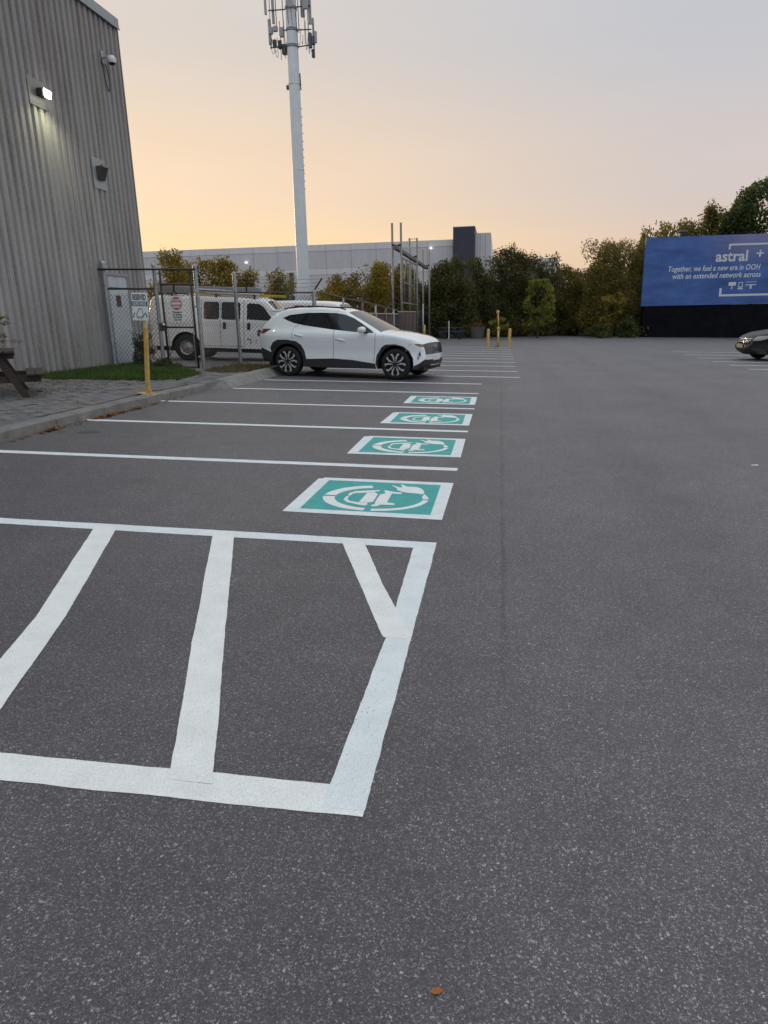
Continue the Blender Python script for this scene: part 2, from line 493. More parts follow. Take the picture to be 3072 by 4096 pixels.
def strip(name, a, b, w, z, m, jit=0.0028, step=0.035, parent=lot, cut=None):
    """painted strip from a to b (centre line), with hand-sprayed edges"""
    a, b = Vector((a[0], a[1])), Vector((b[0], b[1]))
    d = (b - a); n = max(2, int(d.length / step)); dn = d.normalized(); nn = Vector((-dn.y, dn.x))
    L_, R_ = [], []
    jl = jr = 0
    for i in range(n + 1):
        c = a + d * i / n
        jl = jl * 0.8 + rng.uniform(-jit, jit) * 0.6; jr = jr * 0.8 + rng.uniform(-jit, jit) * 0.6
        ja = rng.uniform(-jit, jit) if i in (0, n) else 0
        L_.append(c + nn * (w / 2 + jl) + dn * ja); R_.append(c - nn * (w / 2 + jr) - dn * ja)
    vs_ = [(p.x, p.y, z) for p in L_] + [(p.x, p.y, z) for p in R_]
    fs = [(i, n + 1 + i, n + 2 + i, i + 1) for i in range(n)]
    return MB().add(vs_, fs).build(name, m, parent)

def quadstrip(name, ls, rs, z, m):
    """strip given by matching left and right edge points, densified with wobble"""
    def dens(q, s):
        out = []; j = 0
        for i in range(len(q) - 1):
            n = max(1, int((Vector(q[i + 1]) - Vector(q[i])).length / 0.022))
            for k in range(n):
                p = Vector(q[i]).lerp(Vector(q[i + 1]), k / n); j = j * 0.86 + rng.uniform(-0.0012, 0.0012)
                out.append((p.x + j * s, p.y))
        out.append(q[-1]); return out
    l, r = dens(ls, 1), dens(rs, 1)
    pts = [(x, y, z) for x, y in l] + [(x, y, z) for x, y in reversed(r)]
    return MB().poly(pts).build(name, m, lot, tri=True)

# the hatched bay nearest the camera
strip('hatch_outline', (-5.6, 4.048), (-0.333, 4.048), 0.125, 0.0014, P_line)
strip('hatch_outline', (-5.6, 1.50), (-0.323, 1.665), 0.128, 0.0018, P_over)
quadstrip('hatch_outline', [(-0.468, 4.03), (-0.441, 2.74), (-0.452, 1.618)], [(-0.331, 4.11), (-0.326, 2.76), (-0.322, 1.625)], 0.0024, P_line)
quadstrip('hatch_stripe', [(-0.962, 4.08), (-0.70, 3.38), (-0.462, 2.76), (-0.45, 2.735)], [(-0.809, 4.075), (-0.56, 3.36), (-0.345, 2.80), (-0.33, 2.74)], 0.0030, P_over)
quadstrip('hatch_stripe', [(-1.84, 4.07), (-1.298, 2.572), (-0.957, 1.66)], [(-1.69, 4.075), (-1.157, 2.597), (-0.812, 1.66)], 0.0030, P_over)
quadstrip('hatch_stripe', [(-2.698, 4.05), (-2.144, 2.66), (-1.83, 1.64)], [(-2.531, 4.05), (-2.004, 2.68), (-1.66, 1.64)], 0.0030, P_over)
quadstrip('hatch_stripe', [(-3.56, 4.05), (-2.68, 1.61)], [(-3.40, 4.05), (-2.52, 1.61)], 0.0030, P_over)
# stall lines of the charging bays
for i, (y, x0) in enumerate([(6.306, -5.62), (8.545, -5.72), (10.77, -5.66), (13.0, -5.24), (14.92, -5.24)]):
    strip('stall_line', (x0, y), (-0.331, y), 0.128 if i < 2 else 0.115, 0.002, P_line)
# longer stall lines farther back
for y in (16.78, 18.62, 20.55, 22.45, 24.2, 25.9, 27.55, 29.3, 31.3, 33.5):
    strip('stall_line', (-5.2, y), (0.55, y), 0.11, 0.003, P_line)
# stalls on the right of the lane
for y, x in ((31.13, 7.35), (28.64, 7.2), (26.5, 7.13), (24.33, 7.05), (22.6, 7.05), (20.9, 7.05), (18.9, 7.05)):
    strip('stall_line', (x, y), (x + 5.4, y), 0.11, 0.003, P_line)

EV = {
 'symbol_ring': [[(-.067, .337), (-.163, .298), (-.254, .23), (-.326, .133), (-.376, .038), (-.402, -.042), (-.307, -.036), (-.293, .033), (-.26, .112), (-.203, .184), (-.129, .231), (-.062, .252)],
  [(-.408, -.082), (-.383, -.164), (-.335, -.248), (-.258, -.323), (-.17, -.376), (-.087, -.412), (-.008, -.437), (-.013, -.364), (-.072, -.348), (-.146, -.313), (-.215, -.262), (-.265, -.191), (-.292, -.129), (-.306, -.063)],
  [(.037, -.439), (.146, -.419), (.24, -.379), (.322, -.304), (.394, -.204), (.432, -.126), (.448, -.076), (.404, -.084), (.382, -.146), (.34, -.225), (.273, -.285), (.188, -.338), (.109, -.366), (.037, -.379)]],
 'symbol_plug': [[(.386, .032), (.395, .131), (.43, .04), (.451, -.031), (.4, -.048)],
  [(.083, .365), (.105, .36), (.152, .291), (.187, .298), (.196, .342), (.162, .401), (.192, .415), (.259, .341), (.288, .359), (.345, .314), (.38, .229), (.393, .151), (.378, .108), (.335, .132), (.275, .137), (.212, .158), (.129, .204), (.124, .232), (.143, .248), (.096, .315)]],
 'symbol_car': [[(-.21, -.03), (-.21, .049), (-.185, .101), (-.053, .158), (.013, .191), (.028, .152), (-.013, .137), (-.014, .084), (.029, .037), (.024, -.072), (.024, -.182), (.004, -.204), (-.017, -.233), (-.008, -.267), (-.024, -.305), (-.075, -.289), (-.176, -.219), (-.209, -.159), (-.225, -.098), (-.217, -.058), (-.201, -.063), (-.197, -.112), (-.178, -.164), (-.143, -.194), (-.091, -.21), (-.078, -.128), (-.069, .027), (-.069, .082), (-.156, .058), (-.182, .014), (-.184, -.041)],
  [(.039, .175), (.074, .194), (.126, .154), (.203, .144), (.214, .086), (.13, .095), (.133, -.052), (.144, -.179), (.194, -.198), (.207, -.249), (.155, -.248), (.1, -.258), (.071, -.308), (.034, -.315), (.023, -.282), (.052, -.256), (.045, -.215), (.035, -.162), (.038, -.069), (.049, .041), (.076, .085), (.072, .132)]]}
def chaikin(q, n):
    for _ in range(n):
        o = []
        for i in range(len(q)):
            a, b = q[i], q[(i + 1) % len(q)]
            o += [(a[0] * .8 + b[0] * .2, a[1] * .8 + b[1] * .2), (a[0] * .2 + b[0] * .8, a[1] * .2 + b[1] * .8)]
        q = o
    return q
# the ring is one circle broken by stencil bridges: put its traced points back on smooth arcs
def ring_arc(a0, a1, r0a, r0b, r1a, r1b, n=18):
    cx_, cy_ = 0.02, -0.05
    P = lambda r, a: (cx_ + r * math.cos(a), cy_ + r * math.sin(a) * 0.93)
    out = [P(r0a + (r0b - r0a) * i / n, R(a0 + (a1 - a0) * i / n)) for i in range(n + 1)]
    return out + [P(r1a + (r1b - r1a) * i / n, R(a0 + (a1 - a0) * i / n)) for i in range(n, -1, -1)]
EV['symbol_ring'] = [ring_arc(103, 178, .42, .425, .325, .328), ring_arc(184, 266, .428, .42, .328, .345), ring_arc(274, 357, .42, .43, .355, .385)]
EV['symbol_car'] = [
 [(-.075, .085), (-.015, .105), (.02, .06), (.022, -.19), (-.015, -.215), (-.085, -.215)],
 [(-.075, .09), (-.165, .06), (-.19, .02), (-.19, -.03), (-.215, -.03), (-.215, .06), (-.18, .115), (-.06, .165), (.01, .19), (.022, .155), (-.015, .135), (-.015, .11)],
 [(-.085, -.22), (-.16, -.195), (-.195, -.14), (-.195, -.05), (-.22, -.05), (-.222, -.16), (-.18, -.225), (-.08, -.285), (-.02, -.305), (-.005, -.27), (-.015, -.235), (-.015, -.22)],
 [(.045, .175), (.075, .19), (.125, .155), (.205, .14), (.212, .09), (.13, .095), (.135, -.185), (.195, -.2), (.205, -.25), (.10, -.258), (.07, -.31), (.035, -.312), (.025, -.28), (.05, -.25), (.04, -.2), (.04, .05), (.072, .085), (.07, .13)]]
EV['symbol_plug'][1] = [(.083, .368), (.098, .374), (.165, .305), (.192, .318), (.158, .398), (.176, .412), (.225, .345), (.262, .352), (.30, .352), (.345, .314), (.38, .229), (.393, .151), (.378, .108), (.335, .132), (.275, .137), (.212, .158), (.150, .215), (.152, .268)]
def ev_marking(cx, cy, label, k):
    w, h = 0.605, 0.56
    j = lambda: rng.uniform(-0.012, 0.012)
    o = MB().poly([(-w + j(), -h + j(), 0), (w + j(), -h + j(), 0), (w + j(), h + j(), 0), (-w + 0.05, h + j(), 0), (-w + 0.045 + j(), h - 0.03, 0), (-w + j(), h - 0.05, 0)]).build('charging_bay_marking', P_line, lot, loc=(cx, cy, 0.002), tri=True)
    part_label(o, label)
    MB().poly([(-.492, -.458, 0.0015), (.502, -.458, 0.0015), (.502, .46, 0.0015), (-.492, .468, 0.0015)]).build('green_field', P_green, o)
    for nm, polys in EV.items():
        mb = MB()
        for q in polys: mb.poly([(x, y, 0.003) for x, y in (chaikin(q, 1) if nm == 'symbol_plug' else q)])
        mb.build(nm, P_over, o, tri=True)
ev_marking(-.937, 5.19, 'green and white charging marking nearest the hatched bay', 0)
ev_marking(-.945, 7.44, 'second green and white charging marking from the hatched bay', 1)
ev_marking(-.938, 9.59, 'third green and white charging marking from the hatched bay', 2)
ev_marking(-.941, 11.84, 'green and white charging marking nearest the white car', 3)

# ------------------------------------------------------------------ kerb, pavers, lawn
KZ = 0.13
def kerb_piece(y0, y1, xb0, xb1, slope=0.02, back=0.17, top=KZ):
    mb = MB()
    n = max(2, int((y1 - y0) / 0.12))
    rows = []
    for i in range(n + 1):
        t = i / n; y = y0 + (y1 - y0) * t; xf = xb0 + (xb1 - xb0) * t
        jj = rng.uniform(-0.004, 0.004)
        z = top + rng.uniform(-0.003, 0.003)
        if i in (0, n): z -= 0.006
        rows.append([(xf + jj * 0.5, y, -0.05), (xf - slope * 0.9 + jj, y, z - 0.025), (xf - slope - 0.028 + jj, y, z), (xf - slope - back, y, z + 0.002), (xf - slope - back, y, -0.05)])
    vs_ = [p for r_ in rows for p in r_]
    fs = [(i * 5 + k, i * 5 + k + 1, i * 5 + k + 6, i * 5 + k + 5) for i in range(n) for k in range(4)]
    fs += [(4, 3, 2, 1, 0), tuple(n * 5 + k for k in range(5))]
    mb.add(vs_, fs)
    return mb
kerb = empty('kerb', (0, 0, 0), upright=False); kerb['kind'] = 'structure'
for (y0, y1, xa, xb) in [(-1.0, 2.0, -5.3, -5.38), (2.006, 5.0, -5.38, -5.49), (5.006, 7.9, -5.49, -5.62), (7.906, 10.3, -5.62, -5.66), (10.306, 12.55, -5.66, -5.6)]:
    kerb_piece(y0, y1, xa, xb).build('kerb_stone', M_conc, kerb, tri=True)
# turned end block and the sloping-faced kerb beyond it
mb = MB()
mb.add([(-5.6, 12.556, -.05), (-5.24, 13.02, -.05), (-5.24, 13.06, -.05), (-5.75, 13.06, -.05), (-5.8, 12.556, -.05),
        (-5.63, 12.556, KZ - .003), (-5.50, 13.02, KZ + .035), (-5.51, 13.06, KZ + .035), (-5.75, 13.06, KZ), (-5.8, 12.556, KZ)],
       [(4, 3, 2, 1, 0), (5, 6, 7, 8, 9), (0, 1, 6, 5), (1, 2, 7, 6), (2, 3, 8, 7), (3, 4, 9, 8), (4, 0, 5, 9)])
mb.build('kerb_stone', M_conc, kerb, tri=True)
M_conc2 = mat('kerb_concrete_pale', (0.25, 0.235, 0.22), 0.9, 0, 0.2, 5, bump=0.5, bscale=70)
for (y0, y1) in [(13.066, 15.26), (15.266, 17.4), (17.406, 19.6), (19.606, 21.8), (21.806, 24.0), (24.006, 26.2), (26.206, 28.4), (28.406, 30.6)]:
    kerb_piece(y0, y1, -5.24 - 0.03 * (y0 > 15.2), -5.25 - 0.03 * (y0 > 15.2), slope=0.24, back=0.16, top=0.165).build('kerb_stone', M_conc2, kerb, tri=True)

GRASS = [(-9.93, 13.0), (-9.93, 17.6), (-8.9, 17.2), (-8.3, 16.75), (-7.6, 15.9), (-6.75, 14.75), (-6.55, 13.7), (-6.7, 13.12), (-7.2, 12.95), (-8.1, 12.9), (-9.0, 12.85)]
def inside(poly, x, y):
    c = False; n = len(poly); j = n - 1
    for i in range(n):
        xi, yi = poly[i]; xj, yj = poly[j]
        if (yi > y) != (yj > y) and x < (xj - xi) * (y - yi) / (yj - yi) + xi: c = not c
        j = i
    return c
TERR = [(-9.95, -2), (-5.5, -2), (-5.58, 5), (-5.80, 8), (-5.83, 12.6), (-5.64, 13), (-5.64, 19.4), (-7.1, 19.0), (-7.2, 18.7), (-7.1, 16.6), (-9.95, 17.9)]
terrace = empty('paved_terrace', (0, 0, 0), upright=False); terrace['kind'] = 'structure'
M_bed = mat('paver_bed', (0.045, 0.042, 0.034), 0.95, 0, 0.35, 6, bump=0.6, bscale=50)
MB().poly([(x, y, -0.02) for x, y in TERR], 0.118).build('bedding_sand', M_bed, terrace, tri=True)
M_pav = [mat('paver_grey', (0.185, 0.178, 0.18), 0.9, 0, 0.2, 6, bump=0.5, bscale=60),
         mat('paver_warm', (0.205, 0.182, 0.172), 0.9, 0, 0.2, 6, bump=0.5, bscale=60),
         mat('paver_dark', (0.145, 0.14, 0.145), 0.9, 0, 0.22, 6, bump=0.5, bscale=60)]
PL, PW = 0.25, 0.155
pav_meshes = []
for m_ in M_pav:
    o_ = MB().box(-PW / 2 + .008, PW / 2 - .008, -PL / 2 + .008, PL / 2 - .008, -0.05, 0).build('paver', m_, bevel=0.006)
    pav_meshes.append(o_.data); bpy.data.objects.remove(o_)
cand = []
r2 = random.Random(3)
ix = 0
x = -9.90
while x < -5.5:
    y = 3.0 + (PL / 2 if ix % 2 else 0)
    while y < 19.2:
        if inside(TERR, x - .08, y) and inside(TERR, x + .08, y) and inside(TERR, x, y + .12) and not inside(GRASS, x, y):
            cand.append((x, y))
        y += PL
    x += PW; ix += 1
def in_view(x, y, z=0.13):
    v = sc.camera.matrix_world.inverted() @ Vector((x, y, z))
    if v.z > -0.1: return False
    u = 2683.8 * v.x / -v.z; w_ = 2683.8 * v.y / -v.z
    return abs(u) < 1560 and abs(w_) < 2070
vis = sorted([q for q in cand if in_view(*q)], key=lambda q: q[0] ** 2 + q[1] ** 2)
near = set(vis[:300])
rest = MB()
for (x, y) in cand:
    sink = 0.0
    if r2.random() < 0.16: sink = r2.uniform(0.006, 0.018)
    z = 0.126 - sink + r2.uniform(-0.003, 0.003)
    tx, ty, tz = r2.uniform(-.025, .025), r2.uniform(-.018, .018), r2.uniform(-.02, .02)
    M = Matrix.Translation((x, y, z)) @ Matrix.Rotation(tz, 4, 'Z') @ Matrix.Rotation(tx, 4, 'X') @ Matrix.Rotation(ty, 4, 'Y')
    if (x, y) in near:
        o_ = bpy.data.objects.new('paver', r2.choice(pav_meshes)); col.objects.link(o_); o_.parent = terrace; o_.matrix_local = M
    else:
        a, b_ = PW / 2 - .008, PL / 2 - .008
        q = [M @ Vector(p) for p in ((-a, -b_, -.05), (a, -b_, -.05), (a, b_, -.05), (-a, b_, -.05), (-a, -b_, 0), (a, -b_, 0), (a, b_, 0), (-a, b_, 0))]
        rest.add(q, [(4, 5, 6, 7), (0, 1, 5, 4), (1, 2, 6, 5), (2, 3, 7, 6), (3, 0, 4, 7)])
o_ = rest.build('far_pavers', mat('paver_mixed', (0.18, 0.17, 0.172), 0.9, 0, 0.25, 3.2, bump=0.5, bscale=60), terrace); o_['kind'] = 'stuff'

# lawn: soil under a mass of blades
def blades(n, poly, zb, hmin, hmax, seed, wd=0.006, spill=0.0):
    r_ = random.Random(seed); V = []; Fs = []
    xs = [p[0] for p in poly]; ys = [p[1] for p in poly]
    k = 0
    while k < n:
        x, y = r_.uniform(min(xs), max(xs)), r_.uniform(min(ys), max(ys))
        if not inside(poly, x, y): continue
        x += r_.gauss(0, spill); y += r_.gauss(0, spill)
        h = r_.uniform(hmin, hmax) * (1.7 if r_.random() < .06 else 1); a = r_.uniform(0, 6.28); w_ = wd * r_.uniform(.7, 1.4)
        lx, ly = r_.uniform(-.6, .6) * h, r_.uniform(-.6, .6) * h
        c_, s_ = math.cos(a) * w_, math.sin(a) * w_
        o = len(V)
        V += [(x - c_, y - s_, zb), (x + c_, y + s_, zb), (x + lx * .4 + c_ * .7, y + ly * .4 + s_ * .7, zb + h * .6), (x + lx * .4 - c_ * .7, y + ly * .4 - s_ * .7, zb + h * .6), (x + lx, y + ly, zb + h)]
        Fs += [(o, o + 1, o + 2, o + 3), (o + 3, o + 2, o + 4)]; k += 1
    mb = MB(); mb.v = V; mb.f = Fs
    return mb
soil = MB().poly([(x, y, 0.09) for x, y in GRASS], 0.03).build('lawn_soil', mat('soil', (0.045, 0.05, 0.025), 0.95, 0, 0.4, 5), None, tri=True)
soil['kind'] = 'structure'
L_grass = leaf_material('grass_blades', [(0.032, 0.062, 0.016), (0.06, 0.115, 0.025), (0.10, 0.15, 0.036), (0.18, 0.17, 0.055)], 0.25)
g_ = blades(34000, GRASS, 0.115, 0.03, 0.095, 5, 0.006, 0.06).build('grass', L_grass)
g_['kind'] = 'stuff'; g_['label'] = 'short green lawn beside the corrugated wall'
L_dry = leaf_material('dry_grass_blades', [(0.09, 0.075, 0.03), (0.17, 0.13, 0.06), (0.07, 0.085, 0.03)], 0.2)
# dry weeds in the joints near the wall and behind the kerb
wd_ = blades(2600, [(-9.9, 8.5), (-9.9, 13.0), (-8.4, 13.0), (-6.6, 12.7), (-7.2, 10.5), (-7.6, 9.0)], 0.11, 0.012, 0.04, 8, 0.008)
w2 = blades(2200, [(-7.0, 15.4), (-6.95, 17.6), (-5.75, 17.9), (-5.75, 15.4), (-6.2, 15.0)], 0.11, 0.03, 0.12, 9, 0.007)
wd_.add(w2.v, w2.f)
g_ = wd_.build('dry_weeds', L_dry); g_['kind'] = 'stuff'; g_['label'] = 'dry weeds in the paver joints and behind the kerb'
# fallen leaves gathered along the kerb foot
def litter(spots, seed, size=(0.02, 0.05)):
    r_ = random.Random(seed); V = []; Fs = []
    for (x, y, z, n, sx, sy) in spots:
        for _ in range(n):
            px, py = r_.gauss(x, sx), r_.gauss(y, sy)
            s = r_.uniform(*size); a = r_.uniform(0, 6.28); t = r_.uniform(0, .8)
            c_, s_ = math.cos(a), math.sin(a); o = len(V)
            V += [(px - c_ * s, py - s_ * s, z + .006), (px + s_ * s * .4, py - c_ * s * .4, z + .006 + t * s * .5), (px + c_ * s, py + s_ * s, z + .006 + t * s), (px - s_ * s * .4, py + c_ * s * .4, z + .01)]
            Fs.append((o, o + 1, o + 2, o + 3))
    mb = MB(); mb.v = V; mb.f = Fs; return mb
sp = []
for i in range(60):
    y = rng.uniform(6.6, 11.2)
    xk = -5.62 + (0.02 if y > 8 else (8 - y) * 0.045)
    den = 13 if 8.7 < y < 9.9 or 7.5 < y < 7.8 else 2
    sp.append((xk + 0.075, y, 0.002, den, 0.028, 0.09))
L_lit = leaf_material('dead_leaves', [(0.16, 0.055, 0.015), (0.26, 0.10, 0.03), (0.11, 0.05, 0.025)], 0.1)
g_ = litter(sp, 4).build('leaf_litter', L_lit); g_['kind'] = 'stuff'; g_['label'] = 'orange brown dead leaves along the foot of the kerb'
sp = [(rng.uniform(-9.5, -6.3), rng.uniform(9, 12.8), 0.128, 2, .1, .1) for _ in range(110)]
g_ = litter(sp, 6, (0.015, 0.035)).build('leaf_litter', L_lit); g_['kind'] = 'stuff'; g_['label'] = 'scattered dead leaves on the pavers'

# ------------------------------------------------------------------ corrugated warehouse on the left
def cladding_material():
    m = bpy.data.materials.new('corrugated_cladding'); m.use_nodes = True
    nt = m.node_tree; N, L = nt.nodes, nt.links; b = pbsdf(m)
    tc = N.new('ShaderNodeTexCoord'); g = N.new('ShaderNodeNewGeometry')
    def nz(vec, s, sc_, d=5):
        mp = N.new('ShaderNodeMapping'); mp.inputs['Scale'].default_value = sc_; L.new(vec, mp.inputs[0])
        n = N.new('ShaderNodeTexNoise'); n.inputs['Scale'].default_value = s; n.inputs['Detail'].default_value = d
        n.inputs['Roughness'].default_value = 0.65
        L.new(mp.outputs[0], n.inputs[0]); return n.outputs[0]
    P = g.outputs['Position']
    st = nz(P, 5.0, (1, 1, 0.05))
    fine = nz(P, 60.0, (1, 1, 0.25), 3)
    blot = nz(P, 0.7, (1, 1, 0.35))
    cr = N.new('ShaderNodeValToRGB')
    cr.color_ramp.elements[0].position = 0.38; cr.color_ramp.elements[0].color = (0.20, 0.175, 0.168, 1)
    cr.color_ramp.elements[1].position = 0.62; cr.color_ramp.elements[1].color = (0.43, 0.41, 0.40, 1)
    e = cr.color_ramp.elements.new(0.5); e.color = (0.345, 0.325, 0.317, 1)
    a = N.new('ShaderNodeMix'); a.data_type = 'FLOAT'; a.inputs[0].default_value = 0.40
    L.new(st, a.inputs[2]); L.new(blot, a.inputs[3])
    a2 = N.new('ShaderNodeMix'); a2.data_type = 'FLOAT'; a2.inputs[0].default_value = 0.3
    L.new(a.outputs[0], a2.inputs[2]); L.new(fine, a2.inputs[3])
    L.new(a2.outputs[0], cr.inputs[0])
    # the sheets turn darker and browner towards the top
    sx = N.new('ShaderNodeSeparateXYZ'); L.new(P, sx.inputs[0])
    mr = N.new('ShaderNodeMapRange'); mr.inputs[1].default_value = 2.5; mr.inputs[2].default_value = 7.5; mr.inputs[3].default_value = 0; mr.inputs[4].default_value = 0.55
    L.new(sx.outputs[2], mr.inputs[0])
    mx = N.new('ShaderNodeMix'); mx.data_type = 'RGBA'; L.new(mr.outputs[0], mx.inputs[0])
    L.new(cr.outputs[0], mx.inputs[6])
    gr = N.new('ShaderNodeMix'); gr.data_type = 'RGBA'; gr.blend_type = 'MULTIPLY'; gr.inputs[0].default_value = 1
    L.new(cr.outputs[0], gr.inputs[6]); gr.inputs[7].default_value = (0.60, 0.54, 0.525, 1)
    L.new(gr.outputs[2], mx.inputs[7])
    L.new(mx.outputs[2], b.inputs['Base Color'])
    b.inputs['Roughness'].default_value = 0.55; b.inputs['Metallic'].default_value = 0.15
    return m
M_clad = cladding_material()
WH = 8.5
ware = empty('warehouse', (-9.95, 18.65, 0))
tag(ware, 'tall grey corrugated metal warehouse on the left with weathered ribs', 'building')
PWD = 0.9
prof = []
for k in range(4):
    y0 = k * PWD / 4
    prof += [(y0, 0.0), (y0 + 0.055, 0.0), (y0 + 0.085, 0.055), (y0 + 0.195, 0.055), (y0 + 0.2245, 0.002)]
prof.append((PWD + 0.004, 0.0))
mbp = MB()
n = len(prof)
mbp.add([(d, y, 0.155) for y, d in prof] + [(d, y, WH) for y, d in prof], [(i, i + 1, n + i + 1, n + i) for i in range(n - 1)])
pan = None
for k in range(20):
    yl = -(k + 1) * PWD
    if pan is None:
        pan = mbp.build('cladding_sheet', M_clad, ware, loc=(0, yl, 0))
    else:
        o_ = pan.copy(); col.objects.link(o_); o_.location = (0.004 * (k % 2) + rng.uniform(0, .003), yl, 0); o_.rotation_euler = (0, 0, rng.uniform(-.003, .003))
M_found = mat('foundation_concrete', (0.22, 0.21, 0.20), 0.9, 0, 0.25, 3)
MB().box(-12, -0.005, -18, -0.02, -0.2, 0.15).build('foundation', M_found, ware)
MB().box(-12, -0.03, -18, -0.01, 0.15, WH - 0.01).build('inner_wall', mat('backing_wall', (0.2, 0.19, 0.18), 0.8), ware)
M_trim = mat('eaves_flashing', (0.32, 0.345, 0.35), 0.45, 0.3, 0.12, 4)
MB().box(-12.05, 0.10, -18, 0.03, WH - 0.02, WH + 0.2).box(0.10, 0.125, -18, 0.03, WH - 0.05, WH - 0.02).build('eaves_flashing', M_trim, ware)
MB().box(-0.06, 0.068, -0.012, 0.022, 0.155, WH - 0.02).build('corner_trim', M_clad, ware)
# steel door behind the fence
M_door = mat('white_door', (0.52, 0.55, 0.57), 0.5, 0, 0.1, 3)
dr = MB().box(0.02, 0.075, -1.97, -1.03, 0.14, 2.08).build('door', M_door, ware)
MB().box(0.072, 0.085, -1.66, -1.44, 1.62, 1.90).build('door_window', mat('amber_glass', (0.10, 0.055, 0.03), 0.15), dr)
MB().tube([(0.075, -1.13, 1.02), (0.14, -1.13, 1.02), (0.14, -1.24, 1.02)], 0.014, 6).build('door_handle', M_chrome, dr)
MB().box(0.02, 0.07, -1.97, -1.03, 2.10, 2.38).build('transom_panel', M_door, ware)
MB().box(0.015, 0.095, -2.03, -1.975, 0.14, 2.44).box(0.015, 0.095, -1.025, -0.97, 0.14, 2.44).box(0.015, 0.098, -2.04, -0.96, 2.385, 2.45).build('door_frame', mat('door_frame_grey', (0.3, 0.3, 0.3), 0.6), ware)

# lit floodlight with its backing plate
fl = empty('floodlight', (-9.95 + 0.06 - TILT * 6.0, 14.92, 6.0))
tag(fl, 'lit floodlight glowing on a plate high on the corrugated wall', 'floodlight')
M_plate = mat('wall_plate', (0.25, 0.24, 0.225), 0.5, 0.2, 0.15, 6)
MB().box(0.0, 0.012, -0.34, 0.28, -0.30, 0.24).build('backing_plate', M_plate, fl)
MB().box(0.012, 0.16, -0.10, 0.13, -0.10, 0.06).build('lamp_body', mat('lamp_bronze', (0.05, 0.045, 0.04), 0.5, 0.4), fl, bevel=0.02)
MB().add([(0.16, -0.03, 0.06), (0.16, 0.13, 0.06), (0.23, 0.13, 0.01), (0.23, -0.03, 0.01), (0.16, -0.03, -0.11), (0.16, 0.13, -0.11), (0.20, 0.13, -0.12), (0.20, -0.03, -0.12)],
         [(0, 1, 2, 3), (3, 2, 6, 7), (0, 3, 7, 4), (1, 5, 6, 2), (4, 7, 6, 5), (0, 4, 5, 1)]).build('lit_lens', mat('lit_lens', (0.9, 0.9, 0.8), 0.3, emit=(1.0, 0.98, 0.80, 14)), fl)
ld = bpy.data.lights.new('floodlight_lamp', 'SPOT'); ld.energy = 60; ld.spot_size = R(150); ld.spot_blend = 0.9; ld.color = (0.95, 1.0, 0.62); ld.shadow_soft_size = 0.08
lo = bpy.data.objects.new('floodlight_lamp', ld); col.objects.link(lo); lo.parent = fl
lo.location = (0.30, 0.0, -0.10); lo.rotation_euler = (0, R(-12), 0)
# unlit lamp lower down
ul = empty('wall_lamp', (-9.95 + 0.06 - TILT * 4.8, 16.95, 4.78))
tag(ul, 'unlit square wall lamp on a pale plate below the camera', 'lamp')
MB().box(0.0, 0.012, -0.29, 0.29, -0.36, 0.34).build('backing_plate', mat('wall_plate_pale', (0.36, 0.365, 0.36), 0.5, 0.2, 0.1, 6), ul)
MB().add([(0.012, -0.15, 0.14), (0.012, 0.13, 0.14), (0.20, 0.13, 0.16), (0.20, -0.15, 0.16), (0.012, -0.15, -0.14), (0.012, 0.13, -0.14), (0.06, 0.13, -0.16), (0.06, -0.15, -0.16)],
         [(0, 1, 2, 3), (3, 2, 6, 7), (0, 3, 7, 4), (1, 5, 6, 2), (4, 7, 6, 5), (0, 4, 5, 1)]).build('lamp_body', mat('lamp_grey', (0.07, 0.068, 0.065), 0.4, 0.3), ul)
MB().box(0.19, 0.215, -0.17, 0.15, 0.12, 0.18).build('lamp_visor', M_plate, ul)
# camera with a loop of cable
cm_ = empty('security_camera', (-9.95 + 0.05 - TILT * 7.5, 17.7, 7.48))
tag(cm_, 'small white dome security camera near the eaves with a loose cable loop', 'security camera')
MB().box(0.0, 0.05, -0.06, 0.05, -0.08, 0.20).build('wall_bracket', M_galv, cm_)
MB().tube([(0.04, 0, 0.05), (0.2, 0.06, 0.08)], 0.03, 8).build('arm', M_galv, cm_)
MB().lathe([(0.0, 0.09), (0.06, 0.08), (0.10, 0.03), (0.11, -0.02), (0.09, -0.08)], 14, o=(0.24, 0.08, 0.02)).build('housing', M_white, cm_, smooth=True)
MB().lathe([(0.085, -0.08), (0.06, -0.12), (0.0, -0.135)], 12, o=(0.24, 0.08, 0.02)).build('lens_dome', M_glass, cm_, smooth=True)
cab = [(0.05, y_, z_) for y_, z_ in ((-.06, .02), (-.055, -.15), (-.03, -.33), (.01, -.48), (.07, -.60), (.13, -.66), (.17, -.60), (.19, -.45), (.17, -.28), (.12, -.12), (.10, -.05))]
MB().tube(cab, 0.012, 6).build('cable', M_black, cm_)

